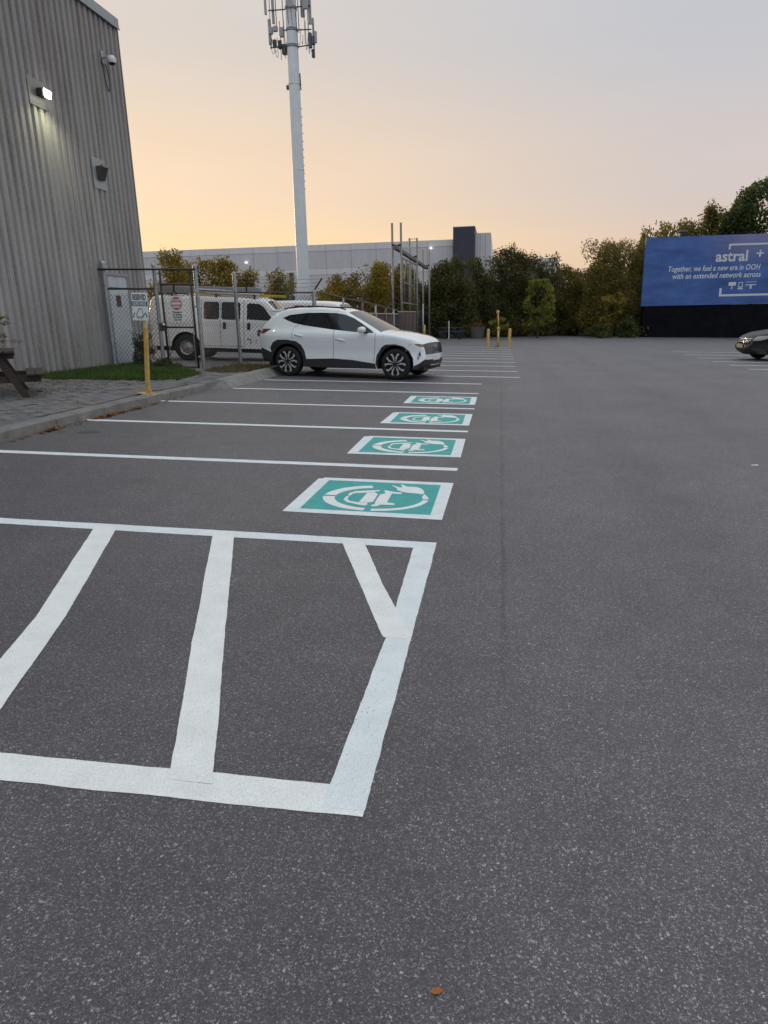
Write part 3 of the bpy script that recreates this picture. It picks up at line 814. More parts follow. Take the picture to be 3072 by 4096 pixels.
# ------------------------------------------------------------------ chain-link fence and gate
M_wire = mat('fence_wire', (0.10, 0.10, 0.105), 0.5, 0.6)
def chain_link(mb, a, b, z0a, z0b, z1a, z1b, pitch=0.105, r=0.0036):
    """woven diagonals filling the upright quad between posts a and b"""
    a, b = Vector((a[0], a[1])), Vector((b[0], b[1]))
    W = (b - a).length; d = (b - a) / W; nn = Vector((-d.y, d.x))
    def P(u, z, off):
        t = u / W
        zz = z
        q = a + d * u + nn * off
        return (q.x, q.y, zz)
    H0 = min(z0a, z0b); H1 = max(z1a, z1b)
    def lim(u): t = u / W; return z0a + (z0b - z0a) * t, z1a + (z1b - z1a) * t
    k = 0
    slope = 1.12
    for sgn in (1, -1):
        c = -(H1 - H0) / slope - 0.1 if sgn > 0 else 0.0
        end = W if sgn > 0 else W + (H1 - H0) / slope + 0.1
        u0 = c
        while u0 < end:
            pts = []
            for i in range(0, 13):
                z = H0 + (H1 - H0) * i / 12
                u = u0 + sgn * (z - H0) / slope
                if 0 <= u <= W:
                    lo_, hi_ = lim(u)
                    if lo_ <= z <= hi_: pts.append((u, z))
            # exact clip against the sides
            seg = []
            za = H0; ua = u0
            zs = [H0, H1]
            if sgn > 0:
                zlo = max(H0, H0 + (0 - u0) * slope); zhi = min(H1, H0 + (W - u0) * slope)
            else:
                zlo = max(H0, H0 + (u0 - W) * slope); zhi = min(H1, H0 + u0 * slope)
            if zhi - zlo > 0.02:
                um = u0 + sgn * ((zlo + zhi) / 2 - H0) / slope
                lo_, hi_ = lim(max(0, min(W, um)))
                zlo = max(zlo, lo_); zhi = min(zhi, hi_)
                if zhi - zlo > 0.02:
                    mb.tube([P(u0 + sgn * (zlo - H0) / slope, zlo, 0.003 * sgn), P(u0 + sgn * (zhi - H0) / slope, zhi, 0.003 * sgn)], r, 4, cap=False)
            u0 += pitch
    return mb
def lean(p):    # shift a point for the lean of upright things
    return (p[0] - TILT * p[2], p[1], p[2])
P1, P2, P3, P4, P5 = (-9.78, 16.4), (-8.44, 16.42), (-7.30, 16.28), (-7.2, 18.55), (-5.17, 19.3)
ZB = 0.10
fence = empty('chain_link_fence', (0, 0, 0), upright=False)
tag(fence, 'galvanised chain link fence with tall posts beside the corrugated wall', 'fence')
def post(parent, x, y, z0, z1, r, m, name='post', cap=True):
    mb = MB().tube([(x - TILT * z0, y, z0), (x - TILT * z1, y, z1)], r, 12)
    o = mb.build(name, m, parent, smooth=False); auto_smooth(o)
    if cap:
        c_ = MB().lathe([(0.0, 0.05), (r * 0.7, 0.04), (r * 1.12, 0.0), (r * 1.12, -0.04)], 12, o=(x - TILT * z1, y, z1)).build('post_cap', M_galv, o, smooth=True)
    return o
post(fence, *P1, 0.0, 2.66, 0.062, M_galv)
post(fence, *P2, 0.0, 2.60, 0.046, M_galv)
part_label(post(fence, *P3, -0.05, 2.56, 0.05, M_galv), 'gate post with rust stains near its top')
post(fence, *P4, 0.0, 2.52, 0.05, M_galv)
post(fence, *P5, 0.0, 2.08, 0.06, M_galv)
def rail(parent, a, b, za, zb, r, m, name='rail'):
    return MB().tube([lean((a[0], a[1], za)), lean((b[0], b[1], zb))], r, 8).build(name, m, parent, smooth=True)
rail(fence, (P1[0] - .12, P1[1] - .07), (P3[0] + .03, P3[1] - .07), 2.50, 2.475, 0.024, M_darkpipe, 'top_bar')
rail(fence, P1, P2, 2.04, 2.04, 0.024, M_darkpipe)
rail(fence, P3, P4, 2.02, 2.04, 0.028, M_galv)
rail(fence, P4, P5, 2.02, 2.04, 0.022, M_rust)
for (a, b, z1a, z1b, z0) in ((P1, P2, 2.03, 2.03, 0.12), (P3, P4, 2.01, 2.03, 0.10), (P4, P5, 2.01, 2.03, 0.12)):
    o_ = chain_link(MB(), a, b, z0, z0, z1a, z1b).build('wire_mesh', M_wire, fence)
    o_.matrix_local = Matrix(((1, 0, -TILT, 0), (0, 1, 0, 0), (0, 0, 1, 0), (0, 0, 0, 1)))
for (px, py, zz) in [(P1[0], P1[1], z) for z in (0.35, 0.75, 1.15, 1.5, 1.8)] + [(P4[0], P4[1], z) for z in (0.6, 1.3)]:
    MB().lathe([(0.066, -0.012), (0.072, 0), (0.066, 0.012)], 12, o=lean((px, py, zz))).build('tension_band', M_galv, fence)
# barbed-wire arm on the post behind the white car
arm = MB().obox(lean((P5[0], P5[1], 2.08)), lean((P5[0] + .27, P5[1] - .05, 2.42)), 0.045, 0.03).build('barbed_arm', M_darkpipe, fence)
for k in (0.35, 0.65, 0.95):
    a = lean((P4[0] + 0.1 * k, P4[1], 2.10 + 0.3 * k)); b = lean((P5[0] + .27 * k, P5[1] - .05 * k, 2.08 + .34 * k))
    m_ = tuple((a[i] + b[i]) / 2 - (0.05 if i == 2 else 0) for i in range(3))
    MB().tube([a, m_, b], 0.004, 4).build('barbed_wire', M_wire, fence)

# gate leaf between the two tall posts
gate = empty('fence_gate', (0, 0, 0), upright=False)
tag(gate, 'narrow chain link gate with dark frame and a round red sign', 'gate')
g0 = Vector((P2[0], P2[1])); g1 = Vector((P3[0], P3[1])); gd = (g1 - g0).normalized()
ga = g0 + gd * 0.16; gb = g1 - gd * 0.14
def gp(p, z): return lean((p.x, p.y - 0.01, z))
for p_, r_ in ((ga, 0.028), (gb, 0.028)):
    MB().tube([gp(p_, 0.12), gp(p_, 2.46)], r_, 8).build('stile', M_darkpipe, gate, smooth=True)
for p_ in (ga + gd * 0.07, gb - gd * 0.06):
    MB().tube([gp(p_, 0.16), gp(p_, 1.92)], 0.012, 6).build('tension_bar', mat('pale_bar', (0.5, 0.5, 0.48), 0.5, 0.3), gate, smooth=True)
for z, r_, m_ in ((0.15, 0.022, M_rust), (1.12, 0.022, M_darkpipe), (2.14, 0.030, M_rust)):
    MB().tube([gp(ga, z), gp(gb, z)], r_, 8).build('rail', m_, gate, smooth=True)
o_ = chain_link(MB(), (ga.x, ga.y), (gb.x, gb.y), 0.16, 0.16, 2.14, 2.14).build('wire_mesh', M_wire, gate)
o_.matrix_local = Matrix(((1, 0, -TILT, 0), (0, 1, 0, 0), (0, 0, 1, 0), (0, 0, 0, 1)))
lt = MB().box(-0.07, 0.10, -0.05, 0.05, -0.11, 0.09).build('latch_box', M_rust, gate, bevel=0.02, loc=gp(ga - gd * 0.08, 1.14))
MB().lathe([(0.0, 0.05), (0.035, 0.04), (0.05, 0.0), (0.03, -0.03), (0, -0.04)], 10, o=(0.07, -0.07, 0.03)).build('latch_knob', M_chrome, lt, smooth=True)
for z in (0.4, 1.62):
    MB().tube([gp(gb, z), gp(g1, z)], 0.026, 6).build('hinge', M_galv, gate)

# DO NOT ENTER sign wired to the gate
dn = empty('do_not_enter_sign', gp(ga + gd * 0.40 - Vector((0, 0.035)), 1.25), math.atan2(gd.y, gd.x))
tag(dn, 'white DO NOT ENTER sign with red disc wired to the gate', 'sign')
MB().box(-0.20, 0.20, -0.004, 0.004, 0.0, 0.62).build('panel', M_signface, dn, bevel=0.003)
M_red = mat('sign_red', (0.60, 0.14, 0.16), 0.5)
disc = MB().lathe([(0.0, 0), (0.158, 0)], 36, axis='Y', o=(0, -0.0065, 0.44)).build('red_disc', M_red, dn)
FACE = Matrix.Rotation(R(90), 4, 'X')
MB().box(-0.13, 0.13, -0.0095, -0.008, 0.413, 0.467).build('white_bar', M_signface, dn)
text('DO NOT', 0.07, M_signface, dn, Matrix.Translation((0, -0.009, 0.492)) @ FACE, 0.003, align='CENTER')
text('ENTER', 0.07, M_signface, dn, Matrix.Translation((0, -0.009, 0.335)) @ FACE, 0.003, align='CENTER')
for i, t_ in enumerate(('This gate is', 'for exiting', 'the fenced', 'area only')):
    text(t_, 0.06, M_signdark, dn, Matrix.Translation((0, -0.0065, 0.215 - i * 0.06)) @ FACE, 0.0025, align='CENTER')

# ------------------------------------------------------------------ RESERVED sign on a yellow post
rs = empty('reserved_sign', (-5.83, 10.68, 0.125), R(-9), upright=False)
rs.matrix_world = Matrix.Translation((-5.83, 10.68, 0.125)) @ Matrix.Rotation(0.062, 4, 'Y') @ Matrix.Rotation(R(-9), 4, 'Z')
tag(rs, 'RESERVED electric vehicles sign on a yellow square post at the kerb', 'sign')
MB().box(-0.03, 0.03, -0.03, 0.03, 0.0, 1.09).build('post', M_yellow, rs, bevel=0.004)
MB().box(-0.16, 0.16, -0.12, 0.12, 0.0, 0.012).build('base_plate', M_yellow, rs, bevel=0.003)
MB().tube([(0.05, 0.0, 0.01), (0.05, 0.0, 0.08)], 0.022, 8).build('anchor_bolt', M_yellow, rs)
MB().box(-0.115, 0.07, 0.035, 0.11, 1.055, 1.165).build('clamp_box', mat('clamp_grey', (0.25, 0.27, 0.28), 0.5), rs, bevel=0.008)
MB().box(-0.026, 0.026, -0.025, 0.028, 1.09, 1.45).build('upper_post', mat('yellow_paint_pale', (0.70, 0.52, 0.28), 0.5), rs)
sg = bpy.data.objects.new('panel', None)
pn = MB().box(-0.155, 0.155, -0.004, 0.004, 0.0, 0.435).build('panel', M_signface, rs, bevel=0.004)
pn.matrix_local = Matrix.Translation((-0.055, -0.045, 1.195)) @ Matrix.Rotation(-0.045, 4, 'Y')
bpy.data.objects.remove(sg)
MB().box(-0.152, 0.152, -0.0065, -0.005, 0.228, 0.300).build('green_band', M_signgreen, pn)
text('RESERVED', 0.12, M_signdark, pn, Matrix.Translation((-0.128, -0.0055, 0.325)) @ FACE, 0.004, width=0.256)
text('ELECTRIC VEHICLES', 0.066, M_signface, pn, Matrix.Translation((-0.13, -0.0075, 0.241)) @ FACE, 0.002, width=0.26)
# outline of a small car with a cable, and two slanted arrows
car_ol = [(-0.055, .052), (-0.066, .065), (-0.072, .09), (-0.055, .115), (-0.035, .15), (-0.012, .185), (0.012, .195), (0.04, .18), (0.052, .15), (0.056, .09), (0.05, .058)]
mb = MB().tube([(x, -0.0055, z) for x, z in car_ol], 0.0055, 4)
for cx in (-0.038, 0.03):
    mb.tube([(cx + 0.017 * math.cos(t), -0.0055, .05 + 0.017 * math.sin(t)) for t in [i * math.pi / 5 for i in range(11)]], 0.0045, 4)
mb.tube([(-0.02, -0.0055, .048), (0.012, -0.0055, .048)], 0.005, 4)
mb.tube([(0.056, -0.0055, .066), (0.066, -0.0055, .07), (0.082, -0.0055, .095), (0.086, -0.0055, .12)], 0.006, 4)
o_ = mb.build('car_symbol', M_signdark, pn); o_['kind'] = 'stuff'
for (x0, z0, x1, z1) in ((-0.105, .125, -0.135, .045), (0.105, .125, 0.135, .048)):
    MB().obox((x0, -0.0055, z0), (x1, -0.0055, z1), 0.003, 0.018, up=(1, 0, 0)).build('arrow_mark', M_signgreen, pn)

# ------------------------------------------------------------------ picnic table
pt = empty('picnic_table', (-7.757, 9.45, 0.125), R(37))
tag(pt, 'dark brown wooden picnic table at the left edge on the pavers', 'table')
M_wood = mat('dark_stained_wood', (0.045, 0.026, 0.022), 0.6, 0, 0.4, 6, stretch=(6, 1, 6), bump=0.3, bscale=30)
for i in range(5):
    x = -0.30 + i * 0.15
    MB().box(x - 0.07, x + 0.07, -0.16, 1.64, 0.695, 0.735).build('tabletop_plank', M_wood, pt, bevel=0.006)
for s in (-1, 1):
    for k in range(2):
        x = s * (0.56 + k * 0.135)
        MB().box(x - 0.064, x + 0.064, -0.16, 1.64, 0.348, 0.378).build('seat_plank', M_wood, pt, bevel=0.006)
for y in (0.05, 1.42):
    for s in (-1, 1):
        MB().obox((s * 0.12, y, 0.66), (s * 0.46, y, -0.01), 0.045, 0.105, up=(1, 0, 0)).build('leg', M_wood, pt)
    MB().obox((-0.70, y + 0.05, 0.29), (0.70, y + 0.05, 0.29), 0.045, 0.11).build('crossbar', M_wood, pt)
    MB().obox((-0.36, y + 0.05, 0.65), (0.36, y + 0.05, 0.65), 0.045, 0.085).build('top_batten', M_wood, pt)
for y, e in ((0.1, 0.72), (1.42, 0.75)):
    MB().obox((0, y, 0.29), (0, e, 0.66), 0.05, 0.08).build('brace', M_wood, pt)

# ------------------------------------------------------------------ yellow bollards at the head of the far stalls
def bollard(x, y, h, r, label, lean_x=0.0):
    o = MB().lathe([(0.0, h), (r * 0.6, h - 0.01), (r * 0.92, h - 0.045), (r, h - 0.09), (r, 0.0)], 14).build('bollard', M_yellow, None, smooth=True)
    o.matrix_world = Matrix.Translation((x, y, 0)) @ Matrix.Rotation(-TILT + lean_x, 4, 'Y')
    return tag(o, label, 'bollard')
bollard(-0.51, 33.75, 0.86, 0.068, 'yellow bollard left of the yellow pole on the lot')
bollard(0.49, 33.98, 0.88, 0.072, 'yellow bollard right of the yellow pole on the lot', 0.03)
yp = empty('meter_pole', (-0.04, 33.9, 0))
tag(yp, 'bent yellow pole with two round heads between two bollards', 'pole')
o_ = MB().tube([(0.0, 0, 0), (0.01, 0, 0.86)], 0.05, 10).build('lower_pole', M_yellow, yp, smooth=True)
MB().tube([(0.01, 0, 0.86), (-0.035, 0, 1.6)], 0.036, 10).build('upper_pole', M_yellow, yp, smooth=True)
MB().lathe([(0, .06), (.06, .055), (.075, .02), (.075, -.04), (.05, -.07), (0, -.07)], 12, o=(0.01, 0, 0.87)).build('middle_head', M_yellow, yp, smooth=True)
MB().box(-.07, .07, -.06, .06, -.075, .075).build('top_head', M_yellow, yp, bevel=0.025, loc=(-0.04, 0, 1.63))
MB().obox((-0.25, 0.02, 0.012), (0.05, -0.04, 0.012), 0.09, 0.02).build('broken_base', M_rust, yp)
b4 = MB().tube([(0, 0, 0), (0, 0, 0.9)], 0.055, 10).build('guard_post', M_yellow, None, smooth=True)
b4.matrix_world = Matrix.Translation((-4.66, 43.6, 0))
tag(b4, 'thin yellow guard post beside the farthest pair of steel uprights', 'post')

# ------------------------------------------------------------------ single leaf and scrap on the asphalt
M_leaf = mat('orange_leaf', (0.40, 0.13, 0.025), 0.7, 0, 0.25, 60)
lf = MB()
pts = [(-.024, 0, .004), (-.012, .010, .010), (.006, .009, .013), (.024, .002, .012), (.008, -.008, .007), (-.010, -.009, .005), (0, 0.001, .004)]
lf.add(pts, [(0, 1, 6), (1, 2, 6), (2, 3, 6), (3, 4, 6), (4, 5, 6), (5, 0, 6)])
o_ = lf.build('fallen_leaf', M_leaf); o_.location = (-0.062, 1.107, 0.001); o_.rotation_euler = (0, 0, R(12)); o_.scale = (.62, .62, .62)
tag(o_, 'single orange leaf lying on the asphalt in the foreground', 'leaf')
o_ = MB().poly([(-.06, -.02, .003), (.05, -.025, .006), (.065, .02, .012), (-.04, .03, .004)], 0.003).build('paper_scrap', M_white)
o_.location = (2.56, 7.03, 0); o_.scale = (.6, .6, .6)
tag(o_, 'small white scrap of paper on the asphalt at the right', 'litter')

# ------------------------------------------------------------------ vehicles
def pip(poly, P):
    """points in polygon, vectorised"""
    x, y = P[:, 0], P[:, 1]; c = np.zeros(len(P), bool); n = len(poly); j = n - 1
    for i in range(n):
        xi, yi = poly[i]; xj, yj = poly[j]
        if yi != yj:
            c ^= ((yi > y) != (yj > y)) & (x < (xj - xi) * (y - yi) / (yj - yi) + xi)
        j = i
    return c
def seg_dist(P, A, B):
    d = B - A; t = np.clip(((P - A) @ d) / max(d @ d, 1e-12), 0, 1)
    return np.linalg.norm(P - A - t[:, None] * d, axis=1)
def dens(poly, step, closed=True):
    out = []; n = len(poly)
    for i in range(n if closed else n - 1):
        a, b = np.array(poly[i][:2], float), np.array(poly[(i + 1) % n][:2], float)
        k = max(1, int(np.ceil(np.linalg.norm(b - a) / step)))
        out += [tuple(a + (b - a) * q / k) for q in range(k)]
    if not closed: out.append(tuple(poly[-1][:2]))
    return out
def arch(cx, cz, r, z0, n=14, tagw='well'):
    """wheel arch from front to rear along the lower edge (running towards -x)"""
    a0 = math.asin((z0 - cz) / r); out = []
    for i in range(n + 1):
        a = a0 + (math.pi - 2 * a0) * i / n
        out.append((cx + r * math.cos(a), cz + r * math.sin(a), tagw))
    return out
def stroke(pts, w):
    """thin polygon along a polyline, for shut lines"""
    L_, R_ = [], []
    for i, p in enumerate(pts):
        a = np.array(pts[max(i - 1, 0)]); b = np.array(pts[min(i + 1, len(pts) - 1)])
        d = (b - a) / np.linalg.norm(b - a); n = np.array([-d[1], d[0]]) * w / 2
        L_.append(tuple(np.array(p) + n)); R_.append(tuple(np.array(p) - n))
    return L_ + R_[::-1]
def car_shell(root, outline, regions, width, crown, mats, edge_r=0.07, nseg=12, grid=0.075, bridge_names=None):
    """outline: (x, z, tag) clockwise loop; the tag is the material key of the strip starting there.
    regions: (name, key, polygon) painted into the side, later ones on top. width(x,z) -> half width arrays."""
    pts = []; tags = []
    n = len(outline)
    for i in range(n):
        a, b = outline[i], outline[(i + 1) % n]
        k = max(1, int(math.ceil(math.hypot(b[0] - a[0], b[1] - a[1]) / 0.06)))
        for q in range(k):
            pts.append((a[0] + (b[0] - a[0]) * q / k, a[1] + (b[1] - a[1]) * q / k)); tags.append(a[2])
    OP = np.array(pts); N_ = len(pts)
    # side skin
    V = list(pts); E = [(i, (i + 1) % N_) for i in range(N_)]
    for nm, key, poly in regions:
        q = dens(poly, 0.06); o = len(V); V += q; E += [(o + i, o + (i + 1) % len(q)) for i in range(len(q))]
    x0, x1, z0, z1 = OP[:, 0].min(), OP[:, 0].max(), OP[:, 1].min(), OP[:, 1].max()
    gx, gz = np.meshgrid(np.arange(x0, x1, grid), np.arange(z0, z1, grid))
    G = np.stack([gx.ravel(), gz.ravel()], 1)
    G = G[pip(pts, G)]
    md = np.full(len(G), 9.0)
    for a, b in E:
        md = np.minimum(md, seg_dist(G, np.array(V[a]), np.array(V[b])))
    V += [tuple(g) for g in G[md > 0.025]]
    inn = np.roll(OP, -1, 0) - np.roll(OP, 1, 0); inn = np.stack([-inn[:, 1], inn[:, 0]], 1); inn /= np.linalg.norm(inn, axis=1)[:, None] + 1e-9
    if not pip(pts, (OP[5:6] + inn[5:6] * 0.01))[0]: inn = -inn
    for off in (0.012, 0.03, 0.055):
        Q = OP + inn * off; Q = Q[pip(pts, Q)]
        m2 = np.full(len(Q), 9.0)
        for a, b in E: m2 = np.minimum(m2, seg_dist(Q, np.array(V[a]), np.array(V[b])))
        V += [tuple(g) for g in Q[m2 > off * 0.8]]
    vo, eo, fo, *_ = delaunay_2d_cdt([Vector(v) for v in V], E, [], 0, 1e-5)
    S = np.array([(v.x, v.y) for v in vo]); T = np.array([f for f in fo if len(f) == 3])
    C = S[T].mean(1)
    ok = pip(pts, C); T = T[ok]; C = C[ok]
    rid = np.full(len(T), -1)
    for i, (nm, key, poly) in enumerate(regions):
        rid[pip(poly, C)] = i
    d = np.full(len(S), 9.0)
    soft = [i for i in range(N_) if tags[i] not in ('well', 'under')]
    for i in soft:
        d = np.minimum(d, seg_dist(S, OP[i], OP[(i + 1) % N_]))
    rnd = np.where(d < edge_r, edge_r - np.sqrt(np.maximum(0, edge_r ** 2 - (edge_r - d) ** 2)), 0)
    Yv = width(S[:, 0], S[:, 1]) - rnd
    do = np.full(N_, 0.0)
    hard = np.array([tags[i] in ('well', 'under') and tags[i - 1] in ('well', 'under') for i in range(N_)])
    Yo = width(OP[:, 0], OP[:, 1]) - np.where(hard, 0.0, edge_r)
    # outward normals of the loop
    nx = np.roll(OP, -1, 0) - np.roll(OP, 1, 0); nrm = np.stack([-nx[:, 1], nx[:, 0]], 1)
    nrm /= np.linalg.norm(nrm, axis=1)[:, None] + 1e-9
    if pip(pts, (OP[5:6] + nrm[5:6] * 0.01))[0]: nrm = -nrm
    groups = {}
    def put(key, vs_, fs):
        mb = groups.setdefault(key, MB()); mb.add(vs_, fs)
    for i in [-1] + list(range(len(regions))):
        t = T[rid == i]
        if not len(t): continue
        key = ('body', 'body') if i < 0 else (regions[i][0], regions[i][1], i)
        used = np.unique(t); remap = {u: k for k, u in enumerate(used)}
        ft = [tuple(remap[q] for q in tr) for tr in t]
        for sgn in (-1, 1):
            k2 = key if key[0] == 'body' else (*key, sgn)
            put(k2, [(S[u, 0], sgn * Yv[u], S[u, 1]) for u in used], ft if sgn < 0 else [f[::-1] for f in ft])
    # the skin across the car, following the outline
    cr = np.array([crown.get(t, 0.0) for t in tags])
    cr = (cr + np.roll(cr, 1)) / 2
    rows = []
    for i in range(N_):
        row = []
        for k in range(nseg + 1):
            u = 2 * k / nseg - 1
            s_ = math.copysign(abs(u) ** 0.85, u)
            bulge = cr[i] * (1 - abs(u) ** 2.2)
            row.append((OP[i, 0] + nrm[i, 0] * bulge, s_ * Yo[i], OP[i, 1] + nrm[i, 1] * bulge))
        rows.append(row)
    for i in range(N_):
        j = (i + 1) % N_
        key = (bridge_names.get(tags[i], tags[i]), tags[i], 'across', OP[i, 0] > 0) if tags[i] in ('black', 'well') else (bridge_names.get(tags[i], tags[i]), tags[i])
        put(key if tags[i] != 'body' else ('body', 'body'), rows[i] + rows[j], [(k, k + 1, nseg + 2 + k, nseg + 1 + k) for k in range(nseg)])
    out = {}
    for key, mb in groups.items():
        me = bpy.data.meshes.new(key[0]); me.from_pydata(mb.v, [], mb.f)
        bm = bmesh.new(); bm.from_mesh(me)
        bmesh.ops.remove_doubles(bm, verts=bm.verts[:], dist=2e-4)
        bmesh.ops.recalc_face_normals(bm, faces=bm.faces[:])
        bm.to_mesh(me); bm.free()
        o = obj(key[0], me, mats[key[1]], root)
        auto_smooth(o, 38)
        out[key] = o
    return out

def wheel(root, x, y, r, w, rim_r, style, side):
    """side -1: outer face towards -y"""
    e = bpy.data.objects.new('wheel', None); col.objects.link(e); e.parent = root; e.location = (x, y, r)
    s = side
    prof = [(rim_r, -w / 2), (r * 0.86, -w / 2 - 0.006), (r * 0.965, -w / 2 + 0.02), (r, -w / 2 + 0.05), (r, w / 2 - 0.05), (r * 0.965, w / 2 - 0.02), (r * 0.86, w / 2 + 0.006), (rim_r, w / 2)]
    auto_smooth(MB().lathe(prof, 36, 'Y').build('tyre', M_rubber, e), 50)
    fo = s * (w / 2 - 0.012)
    rim = MB()
    if style == 'star':
        auto_smooth(MB().lathe([(0, s * 0.02), (rim_r * 0.9, s * 0.02), (rim_r * 0.93, fo), (rim_r * 1.0, fo + s * .008), (rim_r * 1.0, fo - s * .03)], 36, 'Y').build('rim_barrel', M_black, e), 30)
        for k in range(5):
            a = 2 * math.pi * k / 5 + 0.35
            for da, wide in ((-0.33, 1), (0.33, 1)):
                p0 = (0.03 * math.cos(a), fo + s * .004, 0.03 * math.sin(a))
                rr = rim_r * 0.96
                q = [(0.04, a + da * 1.6), (rr * 0.60, a + da * 0.30), (rr * .98, a + da * 0.72), (rr, a + da * 1.45), (rr * 0.74, a + da * 0.98)]
                rim.poly([(rad * math.cos(t), fo + s * .004, rad * math.sin(t)) for rad, t in q], s * 0.02, (0, 1, 0))
        o = rim.build('rim', M_alloy, e, tri=True)
        MB().lathe([(0, fo + s * .03), (.034, fo + s * .028), (.04, fo)], 14, 'Y').build('hub_cap', M_black, e)
    elif style == 'steel':
        auto_smooth(MB().lathe([(0, fo + s * .045), (rim_r * .22, fo + s * .04), (rim_r * .30, fo - s * .01), (rim_r * .62, fo - s * .03), (rim_r * .8, fo - s * .045), (rim_r * .9, fo), (rim_r, fo + s * .01), (rim_r, fo - s * .04)], 32, 'Y').build('rim', mat('steel_rim', (0.42, 0.39, 0.38), 0.4, 0.6, 0.2, 12), e), 40)
        for k in range(8):
            a = 2 * math.pi * k / 8
            MB().lathe([(0, 0), (rim_r * .1, 0)], 10, 'Y', o=(rim_r * .70 * math.cos(a), fo - s * .034, rim_r * .70 * math.sin(a))).build('rim_hole', M_black, e)
    else:
        auto_smooth(MB().lathe([(0, s * 0.0), (rim_r * 0.9, s * 0.0), (rim_r * 0.93, fo), (rim_r, fo + s * .008), (rim_r, fo - s * .03)], 32, 'Y').build('rim_barrel', M_black, e), 30)
        for k in range(5):
            a = 2 * math.pi * k / 5 + 0.2
            q = [(0.03, a - 1.0), (rim_r * .97, a - .22), (rim_r * .97, a + .22), (0.03, a + 1.0)]
            rim.poly([(rad * math.cos(t), fo, rad * math.sin(t)) for rad, t in q], s * 0.02, (0, 1, 0))
        rim.lathe([(0, fo + s * .025), (.055, fo + s * .02), (.06, fo - .001)], 14, 'Y')
        rim.build('rim', M_chrome, e, tri=True)
    return e

# ---- white compact SUV
suv = empty('white_car', (-3.495, 16.644, 0.0), -0.1896, upright=False)
tag(suv, 'white compact SUV with black wheel arches parked beside the fence', 'car')
ol = [(2.20, .34, 'black'), (2.06, .25, 'under'), (1.80, .25, 'under')]
ol += arch(1.378, .345, .425, .25)
ol += [(0.93, .235, 'under'), (-.90, .235, 'under')]
ol += arch(-1.378, .345, .425, .25)
ol += [(-1.84, .29, 'black'), (-2.12, .36, 'black'), (-2.20, .50, 'black'), (-2.235, .64, 'body'), (-2.25, .82, 'body'), (-2.235, .97, 'tail'), (-2.185, 1.115, 'body'), (-2.13, 1.175, 'rearglass'),
       (-1.80, 1.475, 'body'), (-1.62, 1.535, 'roof'), (-1.35, 1.562, 'roof'), (-.95, 1.577, 'roof'), (-.5, 1.57, 'roof'), (-.15, 1.545, 'roof'), (.12, 1.485, 'windshield'), (.56, 1.275, 'windshield'), (.99, 1.055, 'body'),
       (1.22, 1.03, 'body'), (1.48, .985, 'body'), (1.75, .93, 'body'), (1.98, .865, 'body'), (2.11, .80, 'grille'), (2.18, .70, 'grille'), (2.225, .57, 'body'), (2.235, .46, 'black')]
NX = lambda x: x if x < 1.8 else 1.8 + (x - 1.8) * .56
ol = [(NX(q[0]), q[1], q[2]) for q in ol]
ol = ol[::-1]
